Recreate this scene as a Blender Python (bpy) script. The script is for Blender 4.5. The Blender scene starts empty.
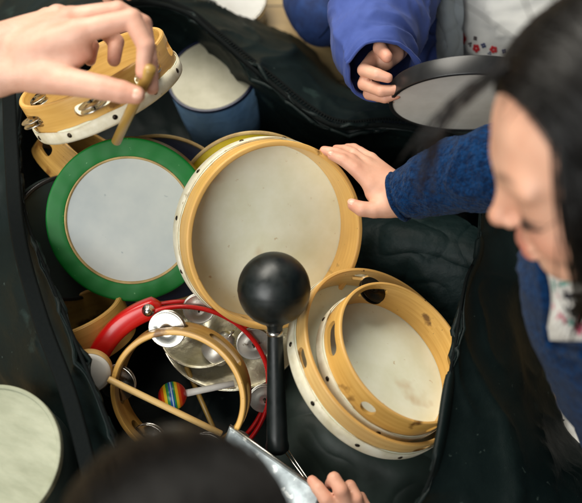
import bpy, math, random
import numpy as np
from mathutils import Vector, Matrix, noise
from mathutils.bvhtree import BVHTree
random.seed(7); rng = np.random.default_rng(7)
scn = bpy.context.scene; COL = scn.collection
PI = math.pi
# ------------------------------------------------------------------ camera frame
PITCH = math.radians(62)
CAM = Vector((0, -1.05*math.cos(PITCH), 0.2+1.05*math.sin(PITCH)))
RX = Vector((1, 0, 0)); UY = Vector((0, math.sin(PITCH), math.cos(PITCH)))
FW = Vector((0, math.cos(PITCH), -math.sin(PITCH))); TW = -FW
K = 0.72/582.0                                   # metres per photo pixel at one metre
def W(px, py, d):                                # photo pixel at a view depth -> world point
    return CAM + d*(FW + RX*((px-291)*K) - UY*((py-251.5)*K))
def PZ(px, py, z):                               # photo pixel on a horizontal plane -> world point
    r = FW + RX*((px-291)*K) - UY*((py-251.5)*K)
    return CAM + r*((z-CAM.z)/r.z)
def mpp(d): return K*d
def cam_dir(x, y, t): return (RX*x + UY*y + TW*t).normalized()
def ring_matrix(px, py, d, phi, ratio, spin=0.0, back=0.0):
    P = W(px, py, d); T = (CAM-P).normalized()
    R = (RX - T*RX.dot(T)).normalized(); U = T.cross(R)
    ph = Vector((phi[0], -phi[1])).normalized()
    ct = ratio; st = math.sqrt(max(0, 1-ct*ct))
    side = (R*ph.x + U*ph.y)
    n = (side*st + T*ct).normalized()
    x = (side*ct - T*st).normalized(); y = n.cross(x)
    M = Matrix((x, y, n)).transposed().to_4x4()
    M.translation = P - n*back
    return M @ Matrix.Rotation(spin, 4, 'Z')
# ------------------------------------------------------------------ materials
def S(r, g, b):
    f = lambda c: ((c/255+0.055)/1.055)**2.4 if c > 10 else c/255/12.92
    return (f(r), f(g), f(b), 1)
def mat(name, col, rough=0.5, metal=0.0, col2=None, vscale=12, vdetail=5, stretch=None, uv=False, bump=None, bstretch=None,
        sss=0, coat=0, sheen=0, spec=0.5, rvar=0.0, vmin=0.35, vmax=0.65, specks=None, trans=0, tint=None):
    m = bpy.data.materials.new(name); m.use_nodes = True
    nt = m.node_tree; N = nt.nodes; L = nt.links
    b = N['Principled BSDF']
    b.inputs['Roughness'].default_value = rough; b.inputs['Metallic'].default_value = metal
    b.inputs['Specular IOR Level'].default_value = spec
    b.inputs['Coat Weight'].default_value = coat; b.inputs['Coat Roughness'].default_value = 0.15
    if sheen: b.inputs['Sheen Weight'].default_value = sheen; b.inputs['Sheen Roughness'].default_value = 0.5
    if sss:
        b.inputs['Subsurface Weight'].default_value = sss
        b.inputs['Subsurface Radius'].default_value = (1.0, 0.35, 0.2); b.inputs['Subsurface Scale'].default_value = 0.004
    tc = N.new('ShaderNodeTexCoord'); src = tc.outputs['UV' if uv else 'Object']
    def mapped(st):
        if st is None: return src
        mp = N.new('ShaderNodeMapping'); mp.inputs['Scale'].default_value = st; L.new(src, mp.inputs['Vector']); return mp.outputs[0]
    col_out = None
    if col2 is not None:
        nz = N.new('ShaderNodeTexNoise'); nz.inputs['Scale'].default_value = vscale; nz.inputs['Detail'].default_value = vdetail
        nz.inputs['Roughness'].default_value = 0.6
        L.new(mapped(stretch), nz.inputs['Vector'])
        rp = N.new('ShaderNodeValToRGB'); rp.color_ramp.elements[0].position = vmin; rp.color_ramp.elements[1].position = vmax
        rp.color_ramp.elements[0].color = col; rp.color_ramp.elements[1].color = col2
        L.new(nz.outputs['Fac'], rp.inputs[0]); col_out = rp.outputs[0]
        if rvar:
            mr = N.new('ShaderNodeMapRange'); mr.inputs['From Min'].default_value = 0.3; mr.inputs['From Max'].default_value = 0.7
            mr.inputs['To Min'].default_value = rough-rvar; mr.inputs['To Max'].default_value = rough+rvar
            L.new(nz.outputs['Fac'], mr.inputs[0]); L.new(mr.outputs[0], b.inputs['Roughness'])
    else:
        rg = N.new('ShaderNodeRGB'); rg.outputs[0].default_value = col; col_out = rg.outputs[0]
    def mixc(fac, a, colb):
        mx = N.new('ShaderNodeMix'); mx.data_type = 'RGBA'; L.new(fac, mx.inputs[0]); L.new(a, mx.inputs[6]); mx.inputs[7].default_value = colb
        return mx.outputs[2]
    if specks:                                   # (colour, scale, threshold) dust, chips, wear
        for (c, s, th) in specks:
            nz = N.new('ShaderNodeTexNoise'); nz.inputs['Scale'].default_value = s; nz.inputs['Detail'].default_value = 4
            L.new(tc.outputs['Object'], nz.inputs['Vector'])
            mr = N.new('ShaderNodeMapRange'); mr.inputs['From Min'].default_value = th; mr.inputs['From Max'].default_value = th+0.06
            L.new(nz.outputs['Fac'], mr.inputs[0]); col_out = mixc(mr.outputs[0], col_out, c)
    if tint:                                     # colour attribute: R = reddened, G = dark hair
        at = N.new('ShaderNodeAttribute'); at.attribute_name = 'tint'
        sp = N.new('ShaderNodeSeparateColor'); L.new(at.outputs['Color'], sp.inputs[0])
        col_out = mixc(sp.outputs[0], col_out, tint[0]); col_out = mixc(sp.outputs[1], col_out, tint[1])
    L.new(col_out, b.inputs['Base Color'])
    if bump:
        prev = None
        for (s, strength, dist) in bump:
            nz = N.new('ShaderNodeTexNoise'); nz.inputs['Scale'].default_value = s; nz.inputs['Detail'].default_value = 3
            L.new(mapped(bstretch), nz.inputs['Vector'])
            bp = N.new('ShaderNodeBump'); bp.inputs['Strength'].default_value = strength; bp.inputs['Distance'].default_value = dist
            L.new(nz.outputs['Fac'], bp.inputs['Height'])
            if prev: L.new(prev, bp.inputs['Normal'])
            prev = bp.outputs[0]
        L.new(prev, b.inputs['Normal'])
    return m
def wood(name, a, b, rough=0.38, coat=0.15):
    m = mat(name, S(*a), rough, col2=S(*b), vscale=1.0, stretch=(9, 210, 1), uv=True, coat=coat, vmin=0.28, vmax=0.72,
               bump=[(1.0, 0.2, 0.0006)], bstretch=(14, 300, 1), specks=[(S(120, 82, 36), 26, 0.64), (S(96, 62, 26), 150, .71)])
    nt = m.node_tree; N = nt.nodes; L = nt.links; b_ = N['Principled BSDF']; src = b_.inputs['Base Color'].links[0].from_socket
    tc = N.new('ShaderNodeTexCoord'); nz_ = N.new('ShaderNodeTexNoise'); nz_.inputs['Scale'].default_value = 11; nz_.inputs['Detail'].default_value = 3; L.new(tc.outputs['Object'], nz_.inputs['Vector'])
    mr = N.new('ShaderNodeMapRange'); mr.inputs['From Min'].default_value = .35; mr.inputs['From Max'].default_value = .65; mr.inputs['To Min'].default_value = .86; mr.inputs['To Max'].default_value = 1.06; L.new(nz_.outputs['Fac'], mr.inputs[0])
    mx = N.new('ShaderNodeMix'); mx.data_type = 'RGBA'; mx.blend_type = 'MULTIPLY'; mx.inputs[0].default_value = 1; L.new(src, mx.inputs[6]); L.new(mr.outputs[0], mx.inputs[7]); L.new(mx.outputs[2], b_.inputs['Base Color'])
    return m
M = {}
M['maple'] = wood('maple plywood', (224, 178, 98), (200, 150, 70))
M['maple_dark'] = wood('dark maple plywood', (205, 150, 70), (170, 112, 44))
M['olive_wood'] = wood('aged ash plywood', (176, 138, 72), (134, 98, 42))
M['honey'] = wood('honey plywood', (232, 188, 108), (214, 162, 82))
M['pale_wood'] = wood('pale birch plywood', (228, 190, 122), (208, 162, 94))
M['end_grain'] = wood('plywood edge', (232, 186, 110), (204, 152, 78), 0.5, 0)
M['hide'] = mat('goat hide', S(242, 245, 226), 0.6, col2=S(232, 234, 208), vscale=22, sss=0.0, bump=[(160, 0.12, 0.0006), (30, 0.15, 0.0015)],
                specks=[(S(208, 194, 160), 70, 0.67), (S(218, 206, 176), 9, 0.62)])
M['hide_edge'] = mat('hide lapped over the frame', S(232, 226, 205), 0.6, col2=S(206, 196, 166), vscale=40, bump=[(120, 0.25, 0.001)],
                specks=[(S(150, 128, 84), 60, 0.67)])
M['grey_head'] = mat('milky drumhead', S(192, 195, 188), 0.5, col2=S(168, 175, 175), vscale=7, rvar=.1, bump=[(200, 0.05, 0.0004)], specks=[(S(150, 158, 158), 90, 0.72)])
M['green'] = mat('green paint', S(4, 112, 38), 0.48, col2=S(3, 100, 33), vscale=14, spec=.3, bump=[(60, 0.08, 0.0006)], specks=[(S(120, 180, 120), 130, 0.70), (S(150, 150, 90), 260, .72)])
M['tan'] = mat('tan edge', S(196, 168, 112), 0.5, col2=S(160, 130, 80), vscale=40)
M['red'] = mat('red plastic', S(205, 22, 20), 0.28, col2=S(185, 14, 16), vscale=14, coat=0.3)
M['chrome'] = mat('nickel plate', S(228, 226, 220), 0.24, 1.0, col2=S(176, 170, 160), vscale=60, rvar=0.12, bump=[(90, 0.12, 0.0008)], specks=[(S(110, 96, 74), 120, .68)])
M['cymbal'] = mat('silvery brass', S(226, 222, 206), 0.3, .9, col2=S(176, 166, 132), vscale=22, rvar=0.12, bump=[(46, 0.35, 0.003), (120, .2, .001)])
M['pale_metal'] = mat('pale jingle metal', S(232, 229, 220), 0.34, 0.8, col2=S(190, 184, 172), vscale=50, rvar=0.1, specks=[(S(120, 110, 96), 90, .68)])
M['darkmetal'] = mat('dark jingle metal', S(46, 42, 36), 0.3, 0.9, col2=S(80, 70, 54), vscale=40)
M['tack'] = mat('tack iron', S(70, 58, 44), 0.4, 0.8, col2=S(30, 25, 20), vscale=90)
M['black_gloss'] = mat('black moulded plastic', S(10, 17, 17), 0.4, col2=S(18, 25, 25), vscale=60, rvar=0.1, spec=0.5, bump=[(240, 0.08, 0.0005)], specks=[(S(70, 78, 76), 240, .74)])
M['black_rubber'] = mat('black hoop', S(26, 26, 27), 0.33, col2=S(38, 38, 39), vscale=30)
M['bag'] = mat('black nylon', S(7, 18, 18), 0.56, col2=S(11, 25, 24), vscale=9, sheen=0.0, spec=0.22, rvar=.08, bump=[(900, 0.35, 0.0008), (26, 0.3, 0.006)],
               specks=[(S(50, 62, 58), 110, 0.70), (S(30, 44, 42), 16, .64)])
M['bag_in'] = mat('black lining', S(7, 9, 9), 0.7, col2=S(9, 12, 12), vscale=12, spec=0.25, bump=[(500, 0.2, 0.0006)])
M['bag_sheen'] = mat('black satin lining', S(8, 26, 26), 0.6, col2=S(14, 36, 36), vscale=8, spec=.3, bump=[(900, .35, .0008), (60, .5, .004), (18, .5, .01)])
M['lining'] = mat('grey green lining', S(58, 72, 66), 0.5, col2=S(42, 55, 50), vscale=7, spec=0.5, sheen=0.1, bump=[(700, 0.15, 0.0005), (30, 0.35, 0.004)], specks=[(S(92, 100, 94), 70, 0.72)])
M['webbing'] = mat('black webbing', S(4, 9, 9), 0.85, spec=.15, col2=S(7, 12, 12), vscale=240, bump=[(600, 0.4, 0.001)])
M['skin_a'] = mat('fair adult skin', S(218, 172, 150), 0.54, col2=S(202, 150, 128), vscale=22, sss=0.12, rvar=.06, bump=[(420, 0.25, 0.0008), (90, 0.28, 0.0016)], tint=(S(206, 128, 104), S(60, 40, 30)))
M['skin_c'] = mat('child skin', S(220, 172, 146), 0.52, col2=S(204, 150, 124), vscale=18, sss=0.14, rvar=.06, bump=[(500, 0.16, 0.0006), (70, 0.16, 0.0015)], tint=(S(190, 92, 76), S(42, 26, 20)))
for k_ in ('skin_a', 'skin_c'):
    nt = M[k_].node_tree; b_ = nt.nodes['Principled BSDF']; vo = nt.nodes.new('ShaderNodeTexVoronoi'); vo.feature = 'DISTANCE_TO_EDGE'; vo.inputs['Scale'].default_value = 620
    tc_ = nt.nodes.new('ShaderNodeTexCoord'); nt.links.new(tc_.outputs['Object'], vo.inputs['Vector']); bp_ = nt.nodes.new('ShaderNodeBump'); bp_.inputs['Strength'].default_value = .22; bp_.inputs['Distance'].default_value = .0005
    nt.links.new(vo.outputs['Distance'], bp_.inputs['Height']); nt.links.new(b_.inputs['Normal'].links[0].from_socket, bp_.inputs['Normal']); nt.links.new(bp_.outputs[0], b_.inputs['Normal'])
M['nail'] = mat('fingernail', S(222, 172, 150), 0.32, sss=0.1, col2=S(212, 160, 138), vscale=60)
M['hair'] = mat('black hair', S(10, 8, 7), 0.4, col2=S(16, 12, 10), vscale=30, spec=0.35)
M['fleece'] = mat('blue fleece', S(10, 50, 92), 0.95, col2=S(4, 27, 58), vscale=150, vdetail=2, sheen=0.06, spec=0.08, bump=[(260, 0.9, 0.004), (620, 0.6, 0.002)])
M['jacket'] = mat('violet blue jacket', S(68, 86, 152), 0.78, col2=S(52, 68, 130), vscale=10, sheen=0.05, spec=0.25, bump=[(900, 0.25, 0.0006), (34, 0.2, 0.004)])
M['jacket_in'] = mat('dark blue jacket lining', S(18, 24, 48), 0.8, col2=S(12, 16, 34), vscale=10)
M['white_cloth'] = mat('white cotton', S(226, 224, 218), 0.85, col2=S(214, 212, 208), vscale=8, sheen=0.1, bump=[(800, 0.2, 0.0006), (24, 0.3, 0.004)])
M['grey_cloth'] = mat('grey cotton', S(150, 156, 160), 0.85, col2=S(136, 142, 148), vscale=12, bump=[(800, 0.2, 0.0006)])
M['denim'] = mat('dark blue denim', S(30, 58, 112), 0.85, col2=S(18, 38, 82), vscale=40, bump=[(900, 0.35, 0.0008)])
M['trousers'] = mat('black trousers', S(16, 20, 24), 0.85, col2=S(22, 27, 31), vscale=20, bump=[(700, 0.3, 0.0008)])
M['blue_cover'] = mat('blue vinyl', S(140, 182, 222), 0.5, col2=S(112, 156, 204), vscale=12, bump=[(26, 0.7, 0.008), (500, 0.1, 0.0005)])
M['cream_head'] = mat('cream drumhead', S(184, 180, 160), 0.6, col2=S(164, 160, 138), vscale=20, bump=[(90, 0.15, 0.001)], specks=[(S(150, 150, 120), 80, 0.7)])
M['sage_head'] = mat('sage drumhead', S(158, 160, 138), 0.6, col2=S(134, 137, 114), vscale=16, stretch=(1, 3, 1), bump=[(24, 0.5, 0.004)], bstretch=(1, 3, 1))
M['yellow'] = mat('yellow paint', S(222, 198, 30), 0.4, col2=S(204, 176, 20), vscale=20)
M['navy'] = mat('navy paint', S(22, 30, 62), 0.4, col2=S(16, 22, 48), vscale=20)
M['charcoal'] = mat('charcoal drumhead', S(52, 66, 62), 0.55, col2=S(42, 54, 51), vscale=14, bump=[(60, 0.1, 0.001)])
M['stick'] = mat('birch dowel', S(206, 172, 110), 0.5, col2=S(182, 144, 84), vscale=40, stretch=(1, 1, 0.08), bump=[(80, 0.15, 0.0005)])
M['stick_dark'] = mat('varnished dowel', S(176, 142, 72), 0.4, col2=S(146, 112, 50), vscale=40, stretch=(1, 1, 0.08), coat=0.3)
M['white_plastic'] = mat('white plastic', S(228, 226, 220), 0.4, col2=S(216, 213, 206), vscale=24)
M['grey_panel'] = mat('scuffed aluminium', S(176, 182, 182), 0.34, 0.55, col2=S(120, 128, 130), vscale=20, rvar=0.15, bump=[(60, 0.15, 0.001)], specks=[(S(216, 218, 214), 70, 0.62)])
M['floor'] = None
def floor_mat():
    m = bpy.data.materials.new('oak boards'); m.use_nodes = True; nt = m.node_tree; N = nt.nodes; L = nt.links; b = N['Principled BSDF']
    tc = N.new('ShaderNodeTexCoord'); br = N.new('ShaderNodeTexBrick'); br.inputs['Scale'].default_value = 1
    br.inputs['Brick Width'].default_value = 0.9; br.inputs['Row Height'].default_value = 0.09; br.inputs['Mortar Size'].default_value = 0.0015
    br.inputs['Color1'].default_value = S(198, 170, 120); br.inputs['Color2'].default_value = S(178, 148, 98); br.inputs['Mortar'].default_value = S(70, 52, 30)
    L.new(tc.outputs['Object'], br.inputs['Vector'])
    mp = N.new('ShaderNodeMapping'); mp.inputs['Scale'].default_value = (3, 60, 1); L.new(tc.outputs['Object'], mp.inputs[0])
    nz = N.new('ShaderNodeTexNoise'); nz.inputs['Scale'].default_value = 1; nz.inputs['Detail'].default_value = 6; L.new(mp.outputs[0], nz.inputs['Vector'])
    mx = N.new('ShaderNodeMix'); mx.data_type = 'RGBA'; mx.blend_type = 'MULTIPLY'; mx.inputs[0].default_value = 0.5
    L.new(br.outputs[0], mx.inputs[6]); L.new(nz.outputs['Fac'], mx.inputs[7]); L.new(mx.outputs[2], b.inputs['Base Color'])
    b.inputs['Roughness'].default_value = 0.45; return m
M['floor'] = floor_mat()
def stripes_mat():
    m = bpy.data.materials.new('rainbow stripes'); m.use_nodes = True; nt = m.node_tree; N = nt.nodes; L = nt.links; b = N['Principled BSDF']
    tc = N.new('ShaderNodeTexCoord'); sp = N.new('ShaderNodeSeparateXYZ'); L.new(tc.outputs['UV'], sp.inputs[0])
    rp = N.new('ShaderNodeValToRGB'); rp.color_ramp.interpolation = 'CONSTANT'
    cs = [(205, 40, 28), (222, 96, 26), (232, 196, 40), (40, 140, 70), (30, 90, 170), (190, 214, 226), (30, 90, 170), (40, 140, 70), (232, 196, 40), (222, 96, 26), (205, 40, 28)]
    ps = [0, .22, .30, .37, .43, .475, .5, .525, .57, .63, .70]
    el = rp.color_ramp.elements; el[0].position = 0; el[0].color = S(*cs[0]); el[1].position = ps[1]; el[1].color = S(*cs[1])
    for i in range(2, len(cs)):
        e = el.new(ps[i]); e.color = S(*cs[i])
    L.new(sp.outputs[1], rp.inputs[0]); L.new(rp.outputs[0], b.inputs['Base Color']); b.inputs['Roughness'].default_value = 0.3
    return m
M['stripes'] = stripes_mat()
# ------------------------------------------------------------------ object helpers
def tag(o, label, cat, group=None, kind=None):
    if label: o['label'] = label
    if cat: o['category'] = cat
    if group: o['group'] = group
    if kind: o['kind'] = kind
    return o
WM = {}                                          # world matrices (no depsgraph needed)
def thing(name, label, cat, M4=None, group=None):
    o = bpy.data.objects.new(name, None); COL.objects.link(o); o.empty_display_size = 0.03
    M4 = M4 if isinstance(M4, Matrix) else Matrix.Translation(M4 if M4 is not None else (0, 0, 0))
    o.matrix_world = M4; WM[o.name] = M4.copy(); return tag(o, label, cat, group)
def mk(name, V, F, m, parent=None, uvs=None, smooth=True, sharp=None, local=False, label=None, tint=None):
    """V world points unless local; one mesh object, parented to a thing or to a part"""
    me = bpy.data.meshes.new(name)
    V = [Vector(v) for v in V]
    if parent is not None and not local:
        inv = WM[parent.name].inverted(); V = [inv @ v for v in V]
    me.from_pydata([v[:] for v in V], [], F); me.update()
    if uvs is not None:
        lay = me.uv_layers.new(name='UVMap')
        lay.data.foreach_set('uv', np.asarray([uvs_i for f in uvs for uvs_i in f], dtype=np.float32).ravel())
    if smooth: me.polygons.foreach_set('use_smooth', [True]*len(me.polygons))
    if sharp is not None: me.set_sharp_from_angle(angle=math.radians(sharp))
    if tint is not None:
        a = me.attributes.new('tint', 'FLOAT_COLOR', 'POINT'); a.data.foreach_set('color', np.asarray(tint, dtype=np.float32).ravel())
    me.materials.append(m)
    o = bpy.data.objects.new(name, me); COL.objects.link(o)
    if parent is not None: o.parent = parent; WM[o.name] = WM[parent.name].copy()
    else: WM[o.name] = Matrix.Identity(4)
    if label: o['label'] = label
    return o
def add_solid(o, t, off=-1):
    md = o.modifiers.new('cloth', 'SOLIDIFY'); md.thickness = t; md.offset = off; md.use_even_offset = False; return o
def join(parts):                                 # parts: (V, F, UV) -> one
    V, F, U = [], [], []
    for p in parts:
        n = len(V); V += list(p[0]); F += [tuple(i+n for i in f) for f in p[1]]; U += p[2] if len(p) > 2 and p[2] else [[(0, 0)]*len(f) for f in p[1]]
    return V, F, U
def lathe(prof, seg=96, closed=False, wob=None):
    V, F, U = [], [], []; n = len(prof)
    arc = [0]
    for i in range(1, n+1): arc.append(arc[-1]+math.hypot(prof[i % n][0]-prof[i-1][0], prof[i % n][1]-prof[i-1][1]))
    rm = max(p[0] for p in prof)
    for s in range(seg):
        a = 2*PI*s/seg
        for (r, z) in prof:
            if wob: r, z = wob(a, r, z)
            V.append(Vector((r*math.cos(a), r*math.sin(a), z)))
    for s in range(seg):
        t = (s+1) % seg
        for i in range(n if closed else n-1):
            j = (i+1) % n
            F.append((s*n+i, t*n+i, t*n+j, s*n+j))
            u0, u1 = s/seg*2*PI*rm, (s+1)/seg*2*PI*rm
            U.append([(u0, arc[i]), (u1, arc[i]), (u1, arc[i+1]), (u0, arc[i+1])])
    return V, F, U
def xf(part, M4):
    return [M4 @ Vector(v) for v in part[0]], part[1], (part[2] if len(part) > 2 else None)
def round_prof(r0, r1, z0, z1, b=0.0012):        # closed rectangle section with rounded corners
    out = []
    for (cx, cz, a0) in ((r1-b, z0+b, -90), (r1-b, z1-b, 0), (r0+b, z1-b, 90), (r0+b, z0+b, 180)):
        for k in range(4):
            a = math.radians(a0+30*k); out.append((cx+b*math.cos(a), cz+b*math.sin(a)))
    return out
def tube(pts, rad, seg=10, cap=True, closed=False):
    pts = [Vector(p) for p in pts]; n = len(pts)
    rad = rad if isinstance(rad, (list, tuple)) else [rad]*n
    V, F, U = [], [], []; up = None; acc = 0
    for i, p in enumerate(pts):
        if closed: t = pts[(i+1) % n]-pts[i-1]
        else: t = pts[min(i+1, n-1)]-pts[max(i-1, 0)]
        t.normalize()
        if up is None: up = t.orthogonal().normalized()
        up = (up - t*up.dot(t)).normalized(); sd = t.cross(up)
        for k in range(seg):
            a = 2*PI*k/seg; V.append(p + (up*math.cos(a)+sd*math.sin(a))*rad[i])
    for i in range(n if closed else n-1):
        j = (i+1) % n
        for k in range(seg):
            l = (k+1) % seg; F.append((i*seg+k, i*seg+l, j*seg+l, j*seg+k))
            U.append([(k/seg*.05, i*.01), ((k+1)/seg*.05, i*.01), ((k+1)/seg*.05, (i+1)*.01), (k/seg*.05, (i+1)*.01)])
    if cap and not closed:
        F.append(tuple(range(seg-1, -1, -1))); U.append([(0, 0)]*seg)
        F.append(tuple((n-1)*seg+k for k in range(seg))); U.append([(0, 0)]*seg)
    return V, F, U
def crv(ps, n, closed=False):                    # Catmull-Rom through points
    ps = [Vector(p) for p in ps]; m = len(ps); out = []
    for s in range(n):
        x = s/n*m if closed else s/(n-1)*(m-1)
        i = int(x) if closed else min(int(x), m-2); t = x-i
        g = (lambda k: ps[k % m]) if closed else (lambda k: ps[max(0, min(m-1, k))])
        a, b, c, d = g(i-1), g(i), g(i+1), g(i+2)
        out.append(0.5*((2*b)+(c-a)*t+(2*a-5*b+4*c-d)*t*t+(3*b-a-3*c+d)*t*t*t))
    return out
def nz(p, s, off=0): return noise.noise(Vector(p)*s+Vector((off, off*1.7, -off)))
def fold(p, s, off=0): return 1-abs(noise.noise(Vector(p)*s+Vector((off, off*1.3, off*.7))))*2
def crease(p, s, off=0):
    q = Vector((p[0]*.45+p[1]*.5, p[1]*.45-p[0]*.8, p[2])); return max(0, 1-abs(noise.noise(q*s+Vector((off, off*.7, -off))))*2.6)**4
def grid_sheet(ctrl, nu, nv, closed=False, wr=0.0, wscale=9, fine=0.0, off=0):
    rows = [crv(r, nu, closed) for r in ctrl]    # each control row densified, then across
    cols = [crv([r[i] for r in rows], nv) for i in range(nu)]
    P = [[cols[i][j] for i in range(nu)] for j in range(nv)]
    if wr or fine:
        Q = []
        for j in range(nv):
            q = []
            for i in range(nu):
                a = P[j][(i+1) % nu if closed else min(i+1, nu-1)]-P[j][i-1 if (i > 0 or closed) else 0]; b = P[min(j+1, nv-1)][i]-P[max(j-1, 0)][i]
                n = a.cross(b); n = n.normalized() if n.length > 1e-9 else Vector((0, 0, 1))
                p = P[j][i]
                q.append(p+n*(wr*(fold(p, wscale, off)*.5+nz(p, wscale*.5, off+5)*.8+1.5*crease(p, wscale*.9, off+1)+.7*crease(p, wscale*2.3, off+4))+fine*(fold(p, wscale*3, off+3))))
            Q.append(q)
        P = Q
    V = [p for r in P for p in r]; F = []
    for j in range(nv-1):
        for i in range(nu if closed else nu-1):
            k = (i+1) % nu; F.append((j*nu+i, j*nu+k, (j+1)*nu+k, (j+1)*nu+i))
    return V, F
def loft(path, radii, n=60, seg=48, wr=0.0, wscale=14, off=0, hint=None, rng_a=None, ringfold=0.0, cap0=False):
    P = crv(path, n); rr = crv([Vector((a, b, 0)) for a, b in radii], n)
    V, F = [], []; up = None; seg_n = seg if rng_a is None else seg+1
    for i, p in enumerate(P):
        t = (P[min(i+1, n-1)]-P[max(i-1, 0)]).normalized()
        if up is None: up = Vector(hint) if hint is not None else t.orthogonal()
        up = (up-t*up.dot(t)).normalized(); sd = t.cross(up)
        for k in range(seg_n):
            a = 2*PI*k/seg if rng_a is None else rng_a[0]+(rng_a[1]-rng_a[0])*k/seg
            d = up*math.cos(a)*rr[i].x+sd*math.sin(a)*rr[i].y; q = p+d
            w = wr*(fold(q, wscale, off)+.7*nz(q, wscale*.4, off+2)+1.1*crease(q, wscale*.8, off+3)+.45*abs(fold(q+Vector((0, 0, .2*nz(q, 6, off))), wscale*2.1, off+7))**1.5)
            if ringfold: w += ringfold*math.sin(i/n*PI*14+3*nz(q, 7, off)+2*math.sin(a))*max(0, nz(q, 8, off+9)+.35)
            V.append(q+d.normalized()*w)
    for i in range(n-1):
        for k in range(seg if rng_a is None else seg_n-1):
            l = (k+1) % seg_n; F.append((i*seg_n+k, i*seg_n+l, (i+1)*seg_n+l, (i+1)*seg_n+k))
    if cap0: F.append(tuple(range(seg_n-1, -1, -1)))
    return V, F
def sphere(c, rad, seg=32, rings=20, R=None):
    prof = [(max(1e-4, math.sin(PI*i/rings)), -math.cos(PI*i/rings)) for i in range(rings+1)]
    V, F, U = lathe(prof, seg); c = Vector(c); rad = Vector(rad) if not isinstance(rad, (int, float)) else Vector((rad,)*3)
    Vo = []
    for v in V:
        w = Vector((v.x*rad.x, v.y*rad.y, v.z*rad.z)); Vo.append(c+(R @ w if R else w))
    U = [[(0, (q % (rings+1))/rings) for q in f] for f in F]
    return Vo, F, U
def cut(V, F, U, cutters):                       # boolean difference, returns a mesh datablock
    def tmp(n, V, F, U=None):
        me = bpy.data.meshes.new(n); me.from_pydata([Vector(v)[:] for v in V], [], F); me.update()
        if U: me.uv_layers.new(name='UVMap').data.foreach_set('uv', np.asarray([u for f in U for u in f], dtype=np.float32).ravel())
        o = bpy.data.objects.new(n, me); COL.objects.link(o); return o
    a = tmp('cut_a', V, F, U); b = tmp('cut_b', *join([(v, f, None) for v, f in cutters])[:2])
    md = a.modifiers.new('b', 'BOOLEAN'); md.operation = 'DIFFERENCE'; md.object = b; md.solver = 'EXACT'
    dg = bpy.context.evaluated_depsgraph_get(); dg.update()
    me = bpy.data.meshes.new_from_object(a.evaluated_get(dg), preserve_all_data_layers=True, depsgraph=dg)
    bpy.data.objects.remove(a); bpy.data.objects.remove(b); return me
def stadium(ang, R, z, L, H, depth=0.03, flat=False):
    """prism along the radius, stadium outline L x H, at height z"""
    pts = []; r = H/2; e = max(0, L/2-r)
    for k in range(9): a = -PI/2+PI*k/8; pts.append((e+r*math.cos(a), r*math.sin(a)))
    for k in range(9): a = PI/2+PI*k/8; pts.append((-e+r*math.cos(a), r*math.sin(a)))
    c, s = math.cos(ang), math.sin(ang); V = []
    for rr in (R-depth/2, R+depth/2):
        for (t, h) in pts: V.append(Vector((rr*c-t*s, rr*s+t*c, z+h)))
    n = len(pts); F = [tuple(range(n-1, -1, -1)), tuple(range(n, 2*n))]+[(i, (i+1) % n, n+(i+1) % n, n+i) for i in range(n)]
    return V, F
def mesh_obj(name, me, m, parent, sharp=35, label=None):
    me.materials.clear(); me.materials.append(m); me.polygons.foreach_set('use_smooth', [True]*len(me.polygons)); me.set_sharp_from_angle(angle=math.radians(sharp))
    o = bpy.data.objects.new(name, me); COL.objects.link(o); o.parent = parent; WM[o.name] = WM[parent.name].copy()
    if label: o['label'] = label
    return o
# ------------------------------------------------------------------ signed distance bodies
def cone(a, b, ra, rb, k=0.006): return ('c', np.array(a), np.array(b), ra, rb, k)
def ell(c, r, R=None, k=0.008): return ('e', np.array(c), np.array(r), None if R is None else np.array(R), k)
def sub(c, r, R=None, k=0.006): return ('s', np.array(c), np.array(r), None if R is None else np.array(R), k)
def sdf(prims, P):
    d = np.full(len(P), 1.0)
    for q in prims:
        if q[0] == 'c':
            a, b, ra, rb, k = q[1:]; ab = b-a; t = np.clip(((P-a) @ ab)/max(ab @ ab, 1e-12), 0, 1)
            e = np.linalg.norm(P-(a+t[:, None]*ab), axis=1)-(ra+(rb-ra)*t)
        else:
            c, r, R, k = q[1:]; x = P-c
            if R is not None: x = x @ R                 # R columns are the ellipsoid's axes
            k0 = np.linalg.norm(x/r, axis=1); k1 = np.linalg.norm(x/(r*r), axis=1)+1e-9; e = k0*(k0-1)/k1
        if q[0] == 's':
            h = np.clip(0.5-0.5*(d+e)/k, 0, 1); d = d*(1-h)-e*h+k*h*(1-h)
        else:
            h = np.clip(0.5+0.5*(e-d)/k, 0, 1); d = e*(1-h)+d*h-k*h*(1-h)
            d = np.minimum(d, 1.0)
    return d
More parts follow.
